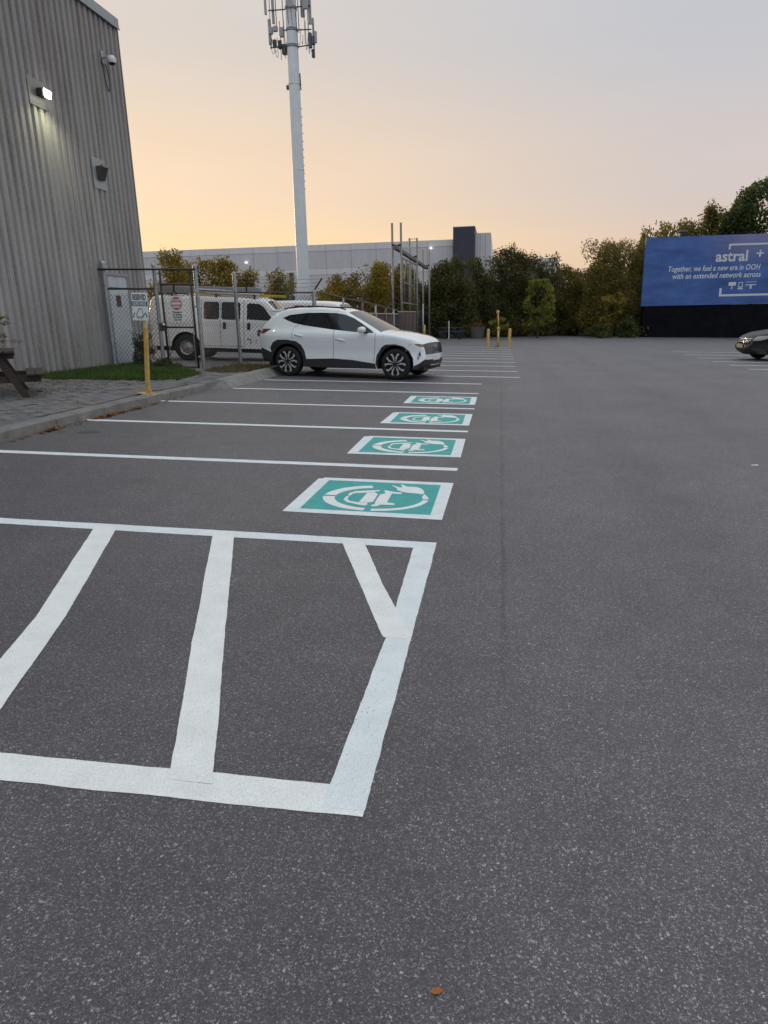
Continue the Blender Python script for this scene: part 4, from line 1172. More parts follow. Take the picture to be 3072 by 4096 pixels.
# reversing the loop moves each strip's tag to its other end
ol = [(ol[i][0], ol[i][1], ol[(i + 1) % len(ol)][2]) for i in range(len(ol))]
def w_suv(x, z):
    w = np.full_like(x, 0.925)
    w = w - 0.018 * np.exp(-((z - 0.62) / 0.10) ** 2) + 0.008 * np.exp(-((z - 0.93) / 0.05) ** 2)
    t = np.clip(z - 0.99, 0, None); w = w - 0.06 * np.clip(t / 0.1, 0, 1) - 0.40 * np.clip(t - 0.06, 0, None)
    w = w - 0.30 * (np.clip(x - 1.55, 0, None) / 0.68) ** 2.2 - 0.19 * (np.clip(-1.65 - x, 0, None) / 0.6) ** 2.0
    return w
rg = [
 ('wheel_arch', 'black', [(.94, .235), (.9, .36), (.925, .55), (1.05, .73), (1.14, .785), (1.37, .80), (1.57, .755), (1.70, .66), (1.80, .49), (1.83, .25), (1.38, .1)]),
 ('wheel_arch', 'black', [(-1.86, .25), (-1.745, .32), (-1.86, .655), (-1.77, .79), (-1.635, .855), (-1.39, .86), (-1.13, .825), (-1.0, .74), (-.915, .59), (-.87, .42), (-.90, .2), (-1.4, .1)]),
 ('sill_cladding', 'black', [(-.90, .2), (-.873, .421), (-.162, .448), (.33, .425), (.895, .356), (.93, .2)]),
 ('rear_bumper', 'black', [(-2.4, .60), (-2.14, .655), (-1.815, .555), (-1.74, .30), (-1.9, .2), (-2.4, .2)]),
 ('front_bumper', 'black', [(1.80, .2), (1.835, .33), (2.02, .375), (2.14, .43), (2.32, .52), (2.4, .2)]),
 ('window_surround', 'gloss', [(-1.563, 1.355), (-1.366, 1.43), (-.919, 1.478), (-.543, 1.482), (-.174, 1.476), (.069, 1.44), (.30, 1.36), (.52, 1.245), (.665, 1.16), (.79, 1.085), (.86, 1.035), (.486, 1.049), (.185, 1.07), (-.181, 1.10), (-.552, 1.142), (-.991, 1.195), (-1.245, 1.243), (-1.404, 1.292)]),
 ('quarter_window', 'glass', [(-1.492, 1.348), (-1.303, 1.412), (-.944, 1.460), (-1.078, 1.274), (-1.229, 1.262)]),
 ('rear_door_window', 'glass', [(-.862, 1.466), (-.25, 1.463), (-.258, 1.122), (-.966, 1.21)]),
 ('front_door_window', 'glass', [(-.089, 1.455), (.09, 1.42), (.30, 1.338), (.60, 1.185), (.50, 1.066), (-.095, 1.11)]),
 ('tail_light', 'redlens', [(-2.4, 1.10), (-1.83, 1.107), (-2.02, .998), (-2.4, .97)]),
 ('headlight', 'lens', [(1.80, .815), (2.06, .81), (2.3, .80), (2.3, .735), (2.06, .742)]),
 ('fog_light', 'black', [(2.05, .66), (2.085, .55), (1.955, .44), (1.99, .59)]),
 ('door_seam', 'seam', stroke([(.895, 1.03), (.885, .76), (.86, .385)], .010)),
 ('door_seam', 'seam', stroke([(-.16, 1.09), (-.156, .8), (-.166, .45)], .010)),
 ('door_seam', 'seam', stroke([(-1.09, 1.20), (-1.22, 1.14), (-1.25, 1.05), (-1.225, .87)], .010)),
 ('fuel_seam', 'seam', stroke([(1.69, .77), (1.77, .82)], .008)),
]
rg = [(a_, b_, [(NX(q[0]), q[1]) for q in c_]) for a_, b_, c_ in rg]
M_seam = mat('panel_gap', (0.05, 0.055, 0.06), 0.8)
CM = {'body': M_carwhite, 'black': mat('arch_plastic', (0.022, 0.023, 0.025), 0.6), 'gloss': mat('gloss_black', (0.008, 0.008, 0.009), 0.08), 'glass': M_glass, 'under': M_black, 'well': M_black, 'seam': M_seam,
      'redlens': mat('tail_lens', (0.10, 0.012, 0.010), 0.12, coat=0.5), 'tail': mat('tail_lens_bar', (0.14, 0.015, 0.012), 0.12, coat=0.5), 'lens': mat('head_lens', (0.16, 0.17, 0.18), 0.1, coat=0.8), 'roof': mat('roof_paint', (0.80, 0.83, 0.86), 0.22, coat=0.9),
      'windshield': mat('windscreen_glass', (0.02, 0.024, 0.026), 0.03, spec=0.8), 'rearglass': M_glass, 'grille': mat('grille_dark', (0.02, 0.02, 0.022), 0.25)}
BN = {'roof': 'roof', 'windshield': 'windscreen', 'rearglass': 'rear_window', 'grille': 'grille', 'black': 'lower_bumper', 'under': 'underbody', 'well': 'wheel_well', 'tail': 'tail_light_bar'}
car_shell(suv, ol, rg, w_suv, {'body': .05, 'roof': .045, 'windshield': .05, 'grille': .06, 'black': .055, 'tail': .06, 'rearglass': .05}, CM, bridge_names=BN)
for x in (-1.378, 1.378):
    for s in (-1, 1):
        wheel(suv, x, s * 0.80, .352, .225, .262, 'star', s)
MB().box(-2.0, 2.0, -.7, .7, .22, .5).build('floor_pan', M_black, suv)
for s in (-1, 1):
    # roof rail, mirror, door handles, spoiler side
    MB().tube([(-1.55, s * .655, 1.575), (-1.2, s * .665, 1.612), (-.6, s * .67, 1.622), (-.1, s * .665, 1.595), (.06, s * .66, 1.555)], .016, 8).build('roof_rail', M_black, suv, smooth=True)
    m_ = MB().lathe([(0, .10), (.05, .085), (.085, .03), (.085, -.04), (.05, -.09), (0, -.10)], 14, 'Z').build('mirror', M_carwhite, suv, smooth=True)
    m_.matrix_local = Matrix.Translation((.60, s * 1.02, 1.105)) @ Matrix.Rotation(R(80), 4, 'Y') @ Matrix.Diagonal((.85, .9, 1.05, 1))
    MB().tube([(.69, s * .88, 1.05), (.63, s * .98, 1.06)], .03, 8).build('mirror_arm', M_black, suv)
    for hx, hz in ((-1.05, .965), (.02, .88)):
        MB().tube([(hx - .12, s * .918, hz + .022), (hx - .08, s * .945, hz + .016), (hx + .08, s * .945, hz - .014), (hx + .12, s * .918, hz - .022)], .017, 6).build('door_handle', M_carwhite, suv, smooth=True)
    MB().lathe([(0, 0), (.035, 0)], 10, 'Y', o=(1.915, s * .868, .54)).build('fog_lamp', mat('lamp_white', (0.6, 0.62, 0.62), 0.2), suv)
    MB().obox((1.86, s * .875, .795), (1.93, s * .84, .80), .01, .03).build('side_marker', mat('amber_lens', (0.35, 0.09, 0.03), 0.2), suv)
sp_ = MB()
sp_.add([(-1.55, -.64, 1.572), (-1.55, .64, 1.572), (-2.0, .60, 1.535), (-2.0, -.60, 1.535), (-1.62, -.64, 1.52), (-1.62, .64, 1.52), (-1.95, .59, 1.495), (-1.95, -.59, 1.495)],
        [(0, 3, 2, 1), (4, 5, 6, 7), (3, 7, 6, 2), (0, 4, 7, 3), (1, 2, 6, 5), (0, 1, 5, 4)])
sp_.build('spoiler', M_carwhite, suv, bevel=0.012)
MB().box(2.085, 2.105, -.26, .26, .43, .55).build('number_plate', M_white, suv)
mb = MB()
for i in range(5):
    for k in range(7):
        y = -.42 + k * .14 + (.07 if i % 2 else 0); z = .60 + i * .04
        x = 2.095 - (z - .57) * .24 - .06 * (y / .5) ** 2
        mb.poly([(x, y - .055, z), (x + .006, y, z - .022), (x, y + .055, z), (x + .006, y, z + .022)], .006, (1, 0, 0))
o_ = mb.build('grille_studs', mat('dark_chrome', (0.42, 0.43, 0.44), 0.25, 0.6), suv); o_['kind'] = 'stuff'
MB().lathe([(0, 0), (.07, 0)], 18, 'Z').build('badge', M_chrome, suv).matrix_local = Matrix.Translation((2.065, 0, .745)) @ Matrix.Rotation(R(70), 4, 'Y') @ Matrix.Diagonal((.6, 1, 1, 1))
MB().tube([(2.02, -.55, .33), (2.075, -.3, .325), (2.09, 0, .32), (2.075, .3, .325), (2.02, .55, .33)], .012, 6).build('bumper_trim', M_chrome, suv, smooth=True)

# ---- white work van behind the fence
def make_van(loc, rz, pitch, rack):
    v = empty('white_van', loc, rz, upright=False)
    v.matrix_world = v.matrix_world @ Matrix.Rotation(pitch, 4, 'Y')
    ol = [(4.22, .46, 'black'), (4.0, .44, 'under')]
    ol += arch(3.43, .42, .50, .44)
    ol += [(2.9, .44, 'under'), (.54, .44, 'under')]
    ol += arch(0, .42, .50, .44)
    ol += [(-.52, .45, 'under'), (-1.14, .45, 'black'), (-1.26, .49, 'black'), (-1.26, .64, 'body'), (-1.25, 1.2, 'body'), (-1.23, 1.38, 'rearglass'), (-1.18, 1.84, 'body'), (-1.11, 1.96, 'body'), (-.91, 2.0, 'body'), (.6, 2.03, 'body'), (1.9, 2.01, 'body'), (2.45, 1.97, 'body'),
           (2.66, 1.90, 'windshield'), (3.30, 1.36, 'body'), (3.6, 1.28, 'body'), (4.05, 1.16, 'body'), (4.22, 1.02, 'grille'), (4.26, .66, 'black'), (4.28, .52, 'black')]
    ol = ol[::-1]
    ol = [(ol[i][0], ol[i][1], ol[(i + 1) % len(ol)][2]) for i in range(len(ol))]
    def wv(x, z):
        w = np.full_like(x, 1.0) - 0.012 * np.exp(-((z - 1.1) / .08) ** 2)
        w = w - 0.17 * np.clip(z - 1.25, 0, None)
        w = w - 0.20 * (np.clip(x - 3.2, 0, None) / 1.0) ** 2
        return w
    def rr(x0, x1, z0, z1, c=.05):
        return [(x0 + c, z0), (x1 - c, z0), (x1, z0 + c), (x1, z1 - c), (x1 - c, z1), (x0 + c, z1), (x0, z1 - c), (x0, z0 + c)]
    rg = [('side_window', 'glass', rr(.61, 1.12, 1.32, 1.86)), ('side_window', 'glass', rr(1.19, 1.81, 1.32, 1.86)),
          ('front_door_window', 'glass', [(2.02, 1.34), (2.80, 1.32), (2.84, 1.38), (2.58, 1.72), (2.44, 1.82), (2.1, 1.84), (2.02, 1.80)]),
          ('door_seam', 'seam', stroke([(1.15, 1.9), (1.15, .48)], .014)), ('door_seam', 'seam', stroke([(1.92, 1.93), (1.92, .48)], .014)), ('door_seam', 'seam', stroke([(.54, 1.9), (.54, .9)], .012)),
          ('door_seam', 'seam', stroke([(.58, .50), (1.92, .50)], .014)), ('door_seam', 'seam', stroke([(2.93, 1.3), (2.95, .55)], .012)),
          ('side_moulding', 'white2', stroke([(.55, .66), (2.9, .66)], .03)),
          ('tail_light', 'redlens', [(-1.5, 1.62), (-1.18, 1.62), (-1.18, 1.18), (-1.5, 1.18)]),
          ('arch_lip', 'white2', [(.50, .30), (.52, .50), (.42, .72), (.22, .88), (0, .93), (-.22, .88), (-.42, .72), (-.52, .50), (-.50, .30), (-.44, .30), (-.465, .48), (-.37, .68), (-.19, .83), (0, .875), (.19, .83), (.37, .68), (.465, .48), (.44, .30)])]
    vm = dict(CM); vm['body'] = mat('van_paint', (0.84, 0.83, 0.84), 0.4, 0, 0.05, 2); vm['white2'] = mat('van_trim', (0.78, 0.78, 0.78), 0.5); vm['redlens'] = mat('van_tail_lens', (0.45, 0.015, 0.012), 0.2)
    vm['grille'] = CM['grille']
    bn = dict(BN); bn['rearglass'] = 'rear_window'; bn['black'] = 'bumper'
    car_shell(v, ol, rg, wv, {'body': .05, 'windshield': .05, 'grille': .04, 'black': .05, 'rearglass': .03}, vm, edge_r=.09, bridge_names=bn)
    for x in (0, 3.43):
        for s in (-1, 1): wheel(v, x, s * .86, .42, .235, .23, 'steel', s)
    MB().box(-1.1, 4.0, -.75, .75, .30, .6).build('floor_pan', M_black, v)
    for s in (-1, 1):
        for hx in (1.24, 2.03):
            MB().box(hx, hx + .10, s * 1.0 - .02, s * 1.0 + .02, 1.03, 1.24).build('door_handle', M_black, v, bevel=.012)
    if rack:
        MR = mat('rack_aluminium', (0.30, 0.31, 0.34), 0.45, 0.4, 0.1, 4)
        t_ = MB().box(-.9, 2.38, -.78, -.42, 2.12, 2.32).build('conduit_box', MR, v, bevel=.01)
        for bx in (-.40, 1.98):
            MB().box(bx - .025, bx + .025, -.79, -.41, 2.115, 2.328).build('box_strap', M_black, t_)
        MB().tube([(.62, -.80, 2.12), (2.4, -.80, 2.11)], .03, 8).build('rack_tube', mat('rack_pale', (0.5, 0.5, 0.5), 0.4, 0.5), v, smooth=True)
        ML = mat('yellow_ladder', (0.50, 0.36, 0.02), 0.5)
        for yy in (-.25, .10):
            MB().obox((-.15, yy, 2.10), (3.05, yy, 2.09), .03, .075).build('ladder_rail', ML, v)
        for k in range(10):
            MB().tube([(.02 + k * .3, -.25, 2.10), (.02 + k * .3, .10, 2.10)], .014, 6).build('ladder_rung', ML, v)
        for bx in (-.45, 1.0, 2.25):
            MB().obox((bx, -.85, 2.06), (bx, .85, 2.06), .05, .04).build('rack_bar', mat('rack_white', (0.6, 0.6, 0.6), 0.5), v)
            for s in (-1, 1): MB().obox((bx, s * .83, 1.96), (bx, s * .83, 2.1), .05, .05, up=(1, 0, 0)).build('rack_foot', M_black, v)
        # lettering on the front door
        text('a', .36, M_signdark, v, Matrix.Translation((2.36, -1.012, .86)) @ FACE, .012)
        for k, (dx, dz, s_) in enumerate(((2.02, .72, .05), (2.10, .70, .06), (2.12, .61, .05), (2.30, .70, .03), (2.30, .62, .03))):
            MB().box(dx, dx + s_, -1.016, -1.013, dz, dz + s_ * .8).build('small_decal', M_signdark, v)
    return v
van = make_van((-10.05, 22.0, -0.01), R(4), R(1.2), True)
tag(van, 'white work van with a ladder rack behind the chain link fence', 'van')
van2 = make_van((-9.3, 30.2, -0.01), R(-8), R(0.5), False)
tag(van2, 'second white van farther back, mostly hidden behind the work van', 'van')

# ---- dark car at the right edge
dc = empty('dark_car', (10.52, 26.0, 0.0), R(184), upright=False)
dc.scale = (.95, .95, .95)
tag(dc, 'dark grey SUV entering at the right edge with chrome grille', 'car')
ol = [(2.18, .33, 'black'), (2.0, .24, 'under'), (1.75, .24, 'under')]
ol += arch(1.31, .345, .415, .24)
ol += [(.88, .23, 'under'), (-.88, .23, 'under')]
ol += arch(-1.31, .345, .415, .24)
ol += [(-1.8, .30, 'black'), (-2.15, .36, 'black'), (-2.24, .55, 'body'), (-2.26, .80, 'body'), (-2.22, 1.05, 'body'), (-2.14, 1.15, 'rearglass'), (-1.88, 1.52, 'body'), (-1.6, 1.60, 'body'), (-.9, 1.64, 'body'), (-.3, 1.63, 'body'), (.05, 1.57, 'windshield'),
       (.55, 1.32, 'windshield'), (.98, 1.06, 'body'), (1.35, 1.02, 'body'), (1.75, .95, 'body'), (2.03, .85, 'body'), (2.14, .77, 'grille'), (2.20, .60, 'body'), (2.27, .52, 'body'), (2.27, .42, 'black')]
ol = ol[::-1]
ol = [(ol[i][0], ol[i][1], ol[(i + 1) % len(ol)][2]) for i in range(len(ol))]
def w_dc(x, z):
    w = np.full_like(x, .90) - .015 * np.exp(-((z - .6) / .1) ** 2)
    t = np.clip(z - 1.0, 0, None); w = w - .05 * np.clip(t / .1, 0, 1) - .38 * np.clip(t - .06, 0, None)
    return w - .24 * (np.clip(x - 1.5, 0, None) / .75) ** 2.0 - .18 * (np.clip(-1.6 - x, 0, None) / .65) ** 2.0
rg = [('wheel_arch', 'black', [(.84, .2), (.87, .45), (1.02, .70), (1.31, .80), (1.60, .70), (1.75, .45), (1.78, .2), (1.31, .05)]),
      ('wheel_arch', 'black', [(-1.78, .2), (-1.75, .45), (-1.6, .70), (-1.31, .80), (-1.02, .70), (-.87, .45), (-.84, .2), (-1.31, .05)]),
      ('sill_cladding', 'black', [(-.86, .2), (-.86, .38), (.86, .38), (.86, .2)]),
      ('front_bumper', 'black', [(1.76, .2), (1.80, .40), (2.05, .44), (2.4, .46), (2.4, .2)]),
      ('side_window', 'glass', [(-1.55, 1.42), (-1.2, 1.52), (-.3, 1.53), (.05, 1.48), (.62, 1.2), (.72, 1.10), (-1.1, 1.16)]),
      ('headlight', 'lens', [(1.55, .92), (1.80, .885), (2.4, .78), (2.4, .68), (2.0, .70), (1.75, .78)]),
      ('door_seam', 'seam', stroke([(.82, 1.06), (.80, .45)], .012)), ('door_seam', 'seam', stroke([(-.15, 1.12), (-.16, .42)], .012)),
      ('tail_light', 'redlens', [(-2.4, 1.3), (-2.0, 1.3), (-1.95, .95), (-2.4, .9)])]
dm = dict(CM); dm['body'] = mat('dark_car_paint', (0.010, 0.011, 0.015), 0.35, 0.0, coat=0.06, spec=0.22); dm['lens'] = mat('head_lens_clear', (0.38, 0.37, 0.35), 0.12, coat=0.8); dm['seam'] = M_black
car_shell(dc, ol, rg, w_dc, {'body': .06, 'windshield': .05, 'grille': .07, 'black': .07, 'rearglass': .05}, dm, bridge_names=BN)
for x in (-1.31, 1.31):
    for s in (-1, 1): wheel(dc, x, s * .775, .345, .22, .225, 'five', s)
MB().box(-2.0, 1.95, -.7, .7, .22, .5).build('floor_pan', M_black, dc)
for z, w_ in ((.645, .50), (.70, .56), (.755, .60)):
    mb = MB()
    xs = lambda y: 2.325 - (z - .60) * .40 - .10 * (y / .62) ** 2
    mb.tube([(xs(y), y, z) for y in [(-1 + k / 5) * w_ for k in range(11)]], .022, 6).build('grille_bar', M_chrome, dc, smooth=True)
MB().box(-.05, .05, -.06, .06, -.05, .05).build('badge', M_chrome, dc, bevel=.02, loc=(2.27, 0, .70))
MB().box(2.335, 2.35, -.26, .26, .44, .56).build('number_plate', mat('plate_yellowish', (0.42, 0.36, 0.25), 0.5), dc)
for s in (-1, 1):
    MB().lathe([(0, 0), (.045, 0)], 12, 'Y', o=(2.07, s * .735, .47)).build('fog_lamp', mat('lamp_white', (0.6, 0.62, 0.62), 0.2), dc)
    MB().obox((2.25, s * .25, .585), (2.02, s * .68, .60), .02, .06).build('bumper_accent', mat('bronze_reflect', (0.30, 0.20, 0.10), 0.25, 0.5), dc)
    m_ = MB().lathe([(0, .10), (.05, .085), (.085, .03), (.085, -.04), (.05, -.09), (0, -.10)], 12, 'Z').build('mirror', dm['body'], dc, smooth=True)
    m_.matrix_local = Matrix.Translation((.62, s * 1.0, 1.12)) @ Matrix.Rotation(R(80), 4, 'Y')

# ------------------------------------------------------------------ brown board fence behind the white car
bf = empty('board_fence', (0, 0, 0), upright=False)
tag(bf, 'weathered brown board fence with a sloping top rail behind the white car', 'fence')
M_board = mat('brown_board', (0.105, 0.062, 0.055), 0.8, 0, 0.35, 5, stretch=(3, 3, 0.4), bump=0.3, bscale=25)
M_board2 = mat('mauve_board', (0.155, 0.11, 0.105), 0.8, 0, 0.3, 5, stretch=(3, 3, 0.4), bump=0.3, bscale=25)
A0, A1, A2 = Vector((-5.08, 19.6)), Vector((-4.50, 31.0)), Vector((-3.68, 31.15))
nb = 40
bw = (A1 - A0).length / nb
for i in range(nb):
    c = A0.lerp(A1, (i + .5) / nb); ztop = 1.98 - 0.40 * (i / nb) if i < 0 else 1.50 + rng.uniform(-.02, .02)
    o_ = MB().box(-.012, .012, -bw / 2 + .004, bw / 2 - .004, -.02, ztop).build('board', M_board if i % 5 else M_board2, bf)
    o_.matrix_local = Matrix.Translation((c.x + rng.uniform(-.008, .008), c.y, 0)) @ Matrix.Rotation(-TILT, 4, 'Y') @ Matrix.Rotation(math.atan2(-(A1 - A0).x, (A1 - A0).y), 4, 'Z')
for i in range(5):
    c = A1.lerp(A2, (i + .5) / 5)
    o_ = MB().box(-.078, .078, -.012, .012, -.02, 1.58 + rng.uniform(-.01, .01)).build('board', M_board2, bf)
    o_.matrix_local = Matrix.Translation((c.x, c.y - .02 * (i % 2), 0)) @ Matrix.Rotation(-TILT, 4, 'Y')
MB().tube([lean((A0.x, A0.y, 2.06)), lean((A0.lerp(A1, .25).x, A0.lerp(A1, .25).y, 1.95)), lean((A0.lerp(A1, .5).x, A0.lerp(A1, .5).y, 1.88)), lean((A1.x, A1.y, 1.66))], .03, 8).build('top_rail', M_rust, bf)
MB().tube([lean((A0.x + .03, A0.y, 1.50)), lean((A1.x + .03, A1.y, 1.50))], .035, 6).build('middle_rail', mat('pale_rail', (0.30, 0.25, 0.22), 0.7, 0, .3, 6), bf)
MB().tube([lean((A1.x, A1.y - .02, 1.60)), lean((A2.x, A2.y - .02, 1.60))], .022, 6).build('end_rail', M_galv, bf)
for k, t in enumerate((.20, .42, .60, .76, .90)):
    c = A0.lerp(A1, t); zt = 2.05 - .40 * t
    MB().tube([lean((c.x + .05, c.y, 0)), lean((c.x + .05, c.y, zt))], .035, 8).build('fence_post', mat('post_brown', (0.18, 0.145, 0.13), 0.7, 0, .3, 8) if k % 2 else M_galv, bf, smooth=True)
    if k in (0, 1, 3):
        MB().obox(lean((c.x + .05, c.y, zt)), lean((c.x + .33, c.y - .03, zt + .30)), .04, .03).build('barbed_arm', M_darkpipe, bf)
o_ = chain_link(MB(), (-3.66, 31.16), (-3.40, 31.2), 0.03, 0.03, 1.58, 1.58, .09, .006).build('wire_mesh', M_wire, bf)
o_.matrix_local = Matrix(((1, 0, -TILT, 0), (0, 1, 0, 0), (0, 0, 1, 0), (0, 0, 0, 1)))
MB().tube([lean((-3.38, 31.2, 0)), lean((-3.38, 31.2, 1.95))], .03, 8).build('fence_post', M_galv, bf, smooth=True)

# ------------------------------------------------------------------ steel uprights carrying a beam
up = empty('steel_frame', (-4.7, 31.5, 0))
tag(up, 'tall grey steel frame of paired uprights with a long beam behind the fence', 'frame')
M_steel = mat('grey_steel', (0.25, 0.235, 0.225), 0.5, 0.4, 0.25, 5, stretch=(4, 4, 1))
YS = (0.0, 6.0, 12.5)
for yy in YS:
    for xx in (-0.07, 0.32):
        MB().tube([(xx, yy, 0), (xx, yy, 5.35)], .05, 10).build('upright', M_steel, up, smooth=True)
    for s in (0, 1):
        MB().obox((-.07 if s == 0 else .32, yy - .03, 4.46), (.125, yy - .03, 4.38), .06, .09).build('saddle_bracket', M_darkpipe, up)
MB().box(.04, .21, -.5, 12.9, 4.23, 4.38).build('beam', mat('beam_steel', (0.17, 0.14, 0.13), 0.55, 0.4, .3, 5), up)
MB().tube([(-.07, 6, 5.30), (.32, 6, 5.30)], .015, 6).build('tie_rod', M_darkpipe, up)
for y0, z0, y1, z1 in ((.05, 2.0, 5.95, 2.0), (.05, 3.92, 5.95, 4.02), (.9, 2.9, 5.0, 2.9)):
    MB().tube([(.30, y0, z0), (.30, y1, z1)], .032, 8).build('lattice_rail', M_steel, up, smooth=True)
for yy, y2 in ((1.15, .55), (2.6, 1.9), (3.6, 3.4), (4.9, 5.3)):
    MB().tube([(.30, yy, 2.0), (.30, yy, 2.95), (.30, y2, 3.97)], .026, 8).build('lattice_bar', M_steel, up, smooth=True)
MB().tube([(.30, 1.15, 2.9), (.30, 1.7, 3.95)], .02, 6).build('lattice_bar', M_steel, up)
MB().tube([(.30, 4.9, 2.9), (.30, 4.1, 3.95)], .02, 6).build('lattice_bar', M_steel, up)
for a, b in (((-.35, -.2, 1.65), (-.1, 0, 2.1)), ((.5, 2.0, 1.5), (.75, 2.0, 2.2)), ((.5, 5.5, 1.45), (.8, 5.5, 2.1))):
    MB().obox(a, b, .05, .04).build('stay', M_darkpipe, up)

# ------------------------------------------------------------------ cell tower
tw = empty('cell_tower', (-12.8, 45.0, 0))
tag(tw, 'tall white cell tower pole with antenna panels behind the fence', 'tower')
M_pole = mat('tower_white', (0.70, 0.73, 0.75), 0.5, 0.0, 0.06, 2)
o_ = MB().tube([(0, 0, 0), (0.03, 0, 3.5), (0.06, 0, 10), (0.1, 0, 19), (0.11, 0, 21.5)], [.42, .395, .365, .325, .31], 28).build('pole', M_pole, tw, smooth=True)
for z in (10.2, 14.95):
    MB().lathe([(.36, -.04), (.375, 0), (.36, .04)], 28, o=(.075, 0, z)).build('flange', M_pole, tw)
for z in (16.95, 17.8, 18.9):
    MB().lathe([(.335, -.09), (.36, -.07), (.36, .07), (.335, .09)], 24, o=(.10, 0, z)).build('collar', mat('collar_grey', (0.22, 0.24, 0.26), 0.5, 0.3), tw)
M_ant = mat('antenna_grey', (0.36, 0.37, 0.37), 0.5)
M_antd = mat('antenna_dark', (0.10, 0.10, 0.11), 0.6)
def panel(x, y, z0, z1, w, d, m=M_ant, name='antenna_panel', rz=0):
    o = MB().box(-w / 2, w / 2, -d / 2, d / 2, z0, z1).build(name, m, tw, bevel=min(w, d) * .18)
    o.matrix_local = Matrix.Translation((x, y, 0)) @ Matrix.Rotation(rz, 4, 'Z'); return o
for (x, y, z0, z1, w, d) in ((-1.37, -.3, 18.59, 20.9, .13, .13), (-1.04, .1, 18.24, 20.9, .15, .13), (-1.34, .2, 17.19, 18.55, .17, .13), (.20, -.5, 18.77, 20.8, .30, .15), (1.03, -.2, 18.72, 20.6, .30, .18), (.73, .3, 18.52, 20.5, .24, .15),
                             (1.22, .1, 18.04, 20.4, .17, .14), (1.36, .2, 17.16, 18.40, .11, .11), (1.55, -.1, 16.99, 17.6, .17, .12)):
    panel(x, y, z0, z1, w, d)
for (x, y, z0, z1, w, d) in ((-1.18, -.1, 17.64, 18.02, .26, .2), (-.86, -.2, 17.72, 18.02, .28, .2), (-.53, -.1, 17.45, 17.96, .26, .22), (-1.1, .3, 17.1, 17.5, .22, .2), (-.75, .2, 16.95, 17.4, .24, .2), (-.45, .1, 16.6, 17.15, .30, .25),
                             (1.22, -.1, 16.75, 17.55, .22, .2), (1.42, -.1, 16.9, 17.35, .2, .2), (1.33, .1, 16.3, 16.75, .18, .18)):
    panel(x, y, z0, z1, w, d, M_antd if z1 < 17.7 else M_ant, 'radio_unit', rng.uniform(-.4, .4))
for (x, z0, z1, r_) in ((-1.2, 16.9, 20.6, .02), (-.82, 18.0, 20.6, .025), (-.40, 17.2, 20.6, .025), (-.63, 16.28, 18.3, .02), (-.37, 16.35, 17.1, .02), (.55, 17.6, 20.4, .025), (.9, 17.0, 19.0, .02), (1.12, 16.5, 20.2, .025), (1.45, 16.3, 18.0, .02)):
    MB().tube([(x, -.05, z0), (x, -.05, z1)], r_, 6).build('mast_pipe', M_antd, tw)
for (x0, x1, z0, z1) in ((-1.3, -.2, 18.91, 18.88), (-1.3, -.2, 16.98, 16.98), (-.6, -.2, 17.82, 17.82), (.4, 1.3, 17.78, 17.74), (.4, 1.4, 16.9, 16.96), (.4, 1.3, 18.95, 18.95), (-.5, -.2, 16.55, 16.55)):
    MB().tube([(x0, -.02, z0), (x1, -.02, z1)], .035, 6).build('standoff_arm', M_antd, tw)
def cable(p0, p1, sag, n=10, r=.014):
    pts = []
    for i in range(n + 1):
        t = i / n
        pts.append((p0[0] + (p1[0] - p0[0]) * t, p0[1] + (p1[1] - p0[1]) * t, p0[2] + (p1[2] - p0[2]) * t - sag * 4 * t * (1 - t)))
    MB().tube(pts, r, 5).build('cable', M_black, tw)
r3 = random.Random(12)
for x in (-1.3, -1.15, -1.0, -.9, -.8, -.7, -.55, -.45):
    cable((x, r3.uniform(-.2, .2), r3.uniform(17.0, 17.5)), (x + r3.uniform(.1, .45), r3.uniform(-.2, .2), r3.uniform(16.8, 17.3)), r3.uniform(.3, .6))
for x in (.6, .8, 1.0, 1.15, 1.3, 1.4):
    cable((x, r3.uniform(-.2, .2), r3.uniform(17.2, 18.3)), (x + r3.uniform(-.3, .25), r3.uniform(-.2, .2), r3.uniform(16.6, 17.3)), r3.uniform(.1, .5))
for x, a, b in ((.47, 18.6, 16.95), (-.05, 19.2, 18.0), (-.3, 18.6, 17.0), (.2, 18.7, 17.9)):
    cable((x, -.36, a), (x + .06, -.36, b), .1)
cable((.48, -.05, 15.5), (.50, -.05, 14.6), .0, 3, .035)
MB().box(-.40, -.28, -.1, .1, 14.7, 14.92).build('junction_box', M_rust, tw)
MB().tube([(-.30, -.1, 14.75), (-.22, -.2, 14.6)], .012, 5).build('cable', M_black, tw)
for k in range(11):
    MB().box(.42, .50, -.03, .03, 13.6 - k * .45, 13.63 - k * .45).build('step_peg', M_galv, tw)

# ------------------------------------------------------------------ long pale warehouse far behind
fw_ = empty('pale_warehouse', (-3.13, 85.0, 0))
tag(fw_, 'long pale grey warehouse far behind the trees with a dark tower block', 'building')
def ribbed(name, c, var, freq):
    m = mat(name, c, 0.6, 0, var, 1.2, stretch=(1, 1, .15))
    nt = m.node_tree; N, L = nt.nodes, nt.links
    tc = N.new('ShaderNodeTexCoord'); w = N.new('ShaderNodeTexWave'); w.bands_direction = 'X'; w.inputs['Scale'].default_value = freq
    L.new(tc.outputs['Object'], w.inputs[0])
    bp = N.new('ShaderNodeBump'); bp.inputs['Strength'].default_value = .5; bp.inputs['Distance'].default_value = .05
    L.new(w.outputs[1], bp.inputs['Height']); L.new(bp.outputs[0], pbsdf(m).inputs['Normal'])
    return m
M_fw = ribbed('far_cladding', (0.56, 0.545, 0.56), .06, 1.1)
M_fw2 = ribbed('far_cladding_pale', (0.68, 0.66, 0.67), .05, 1.1)
M_fwd = mat('far_dark_block', (0.035, 0.038, 0.06), .5, 0, .15, 1)
PX = 3.1
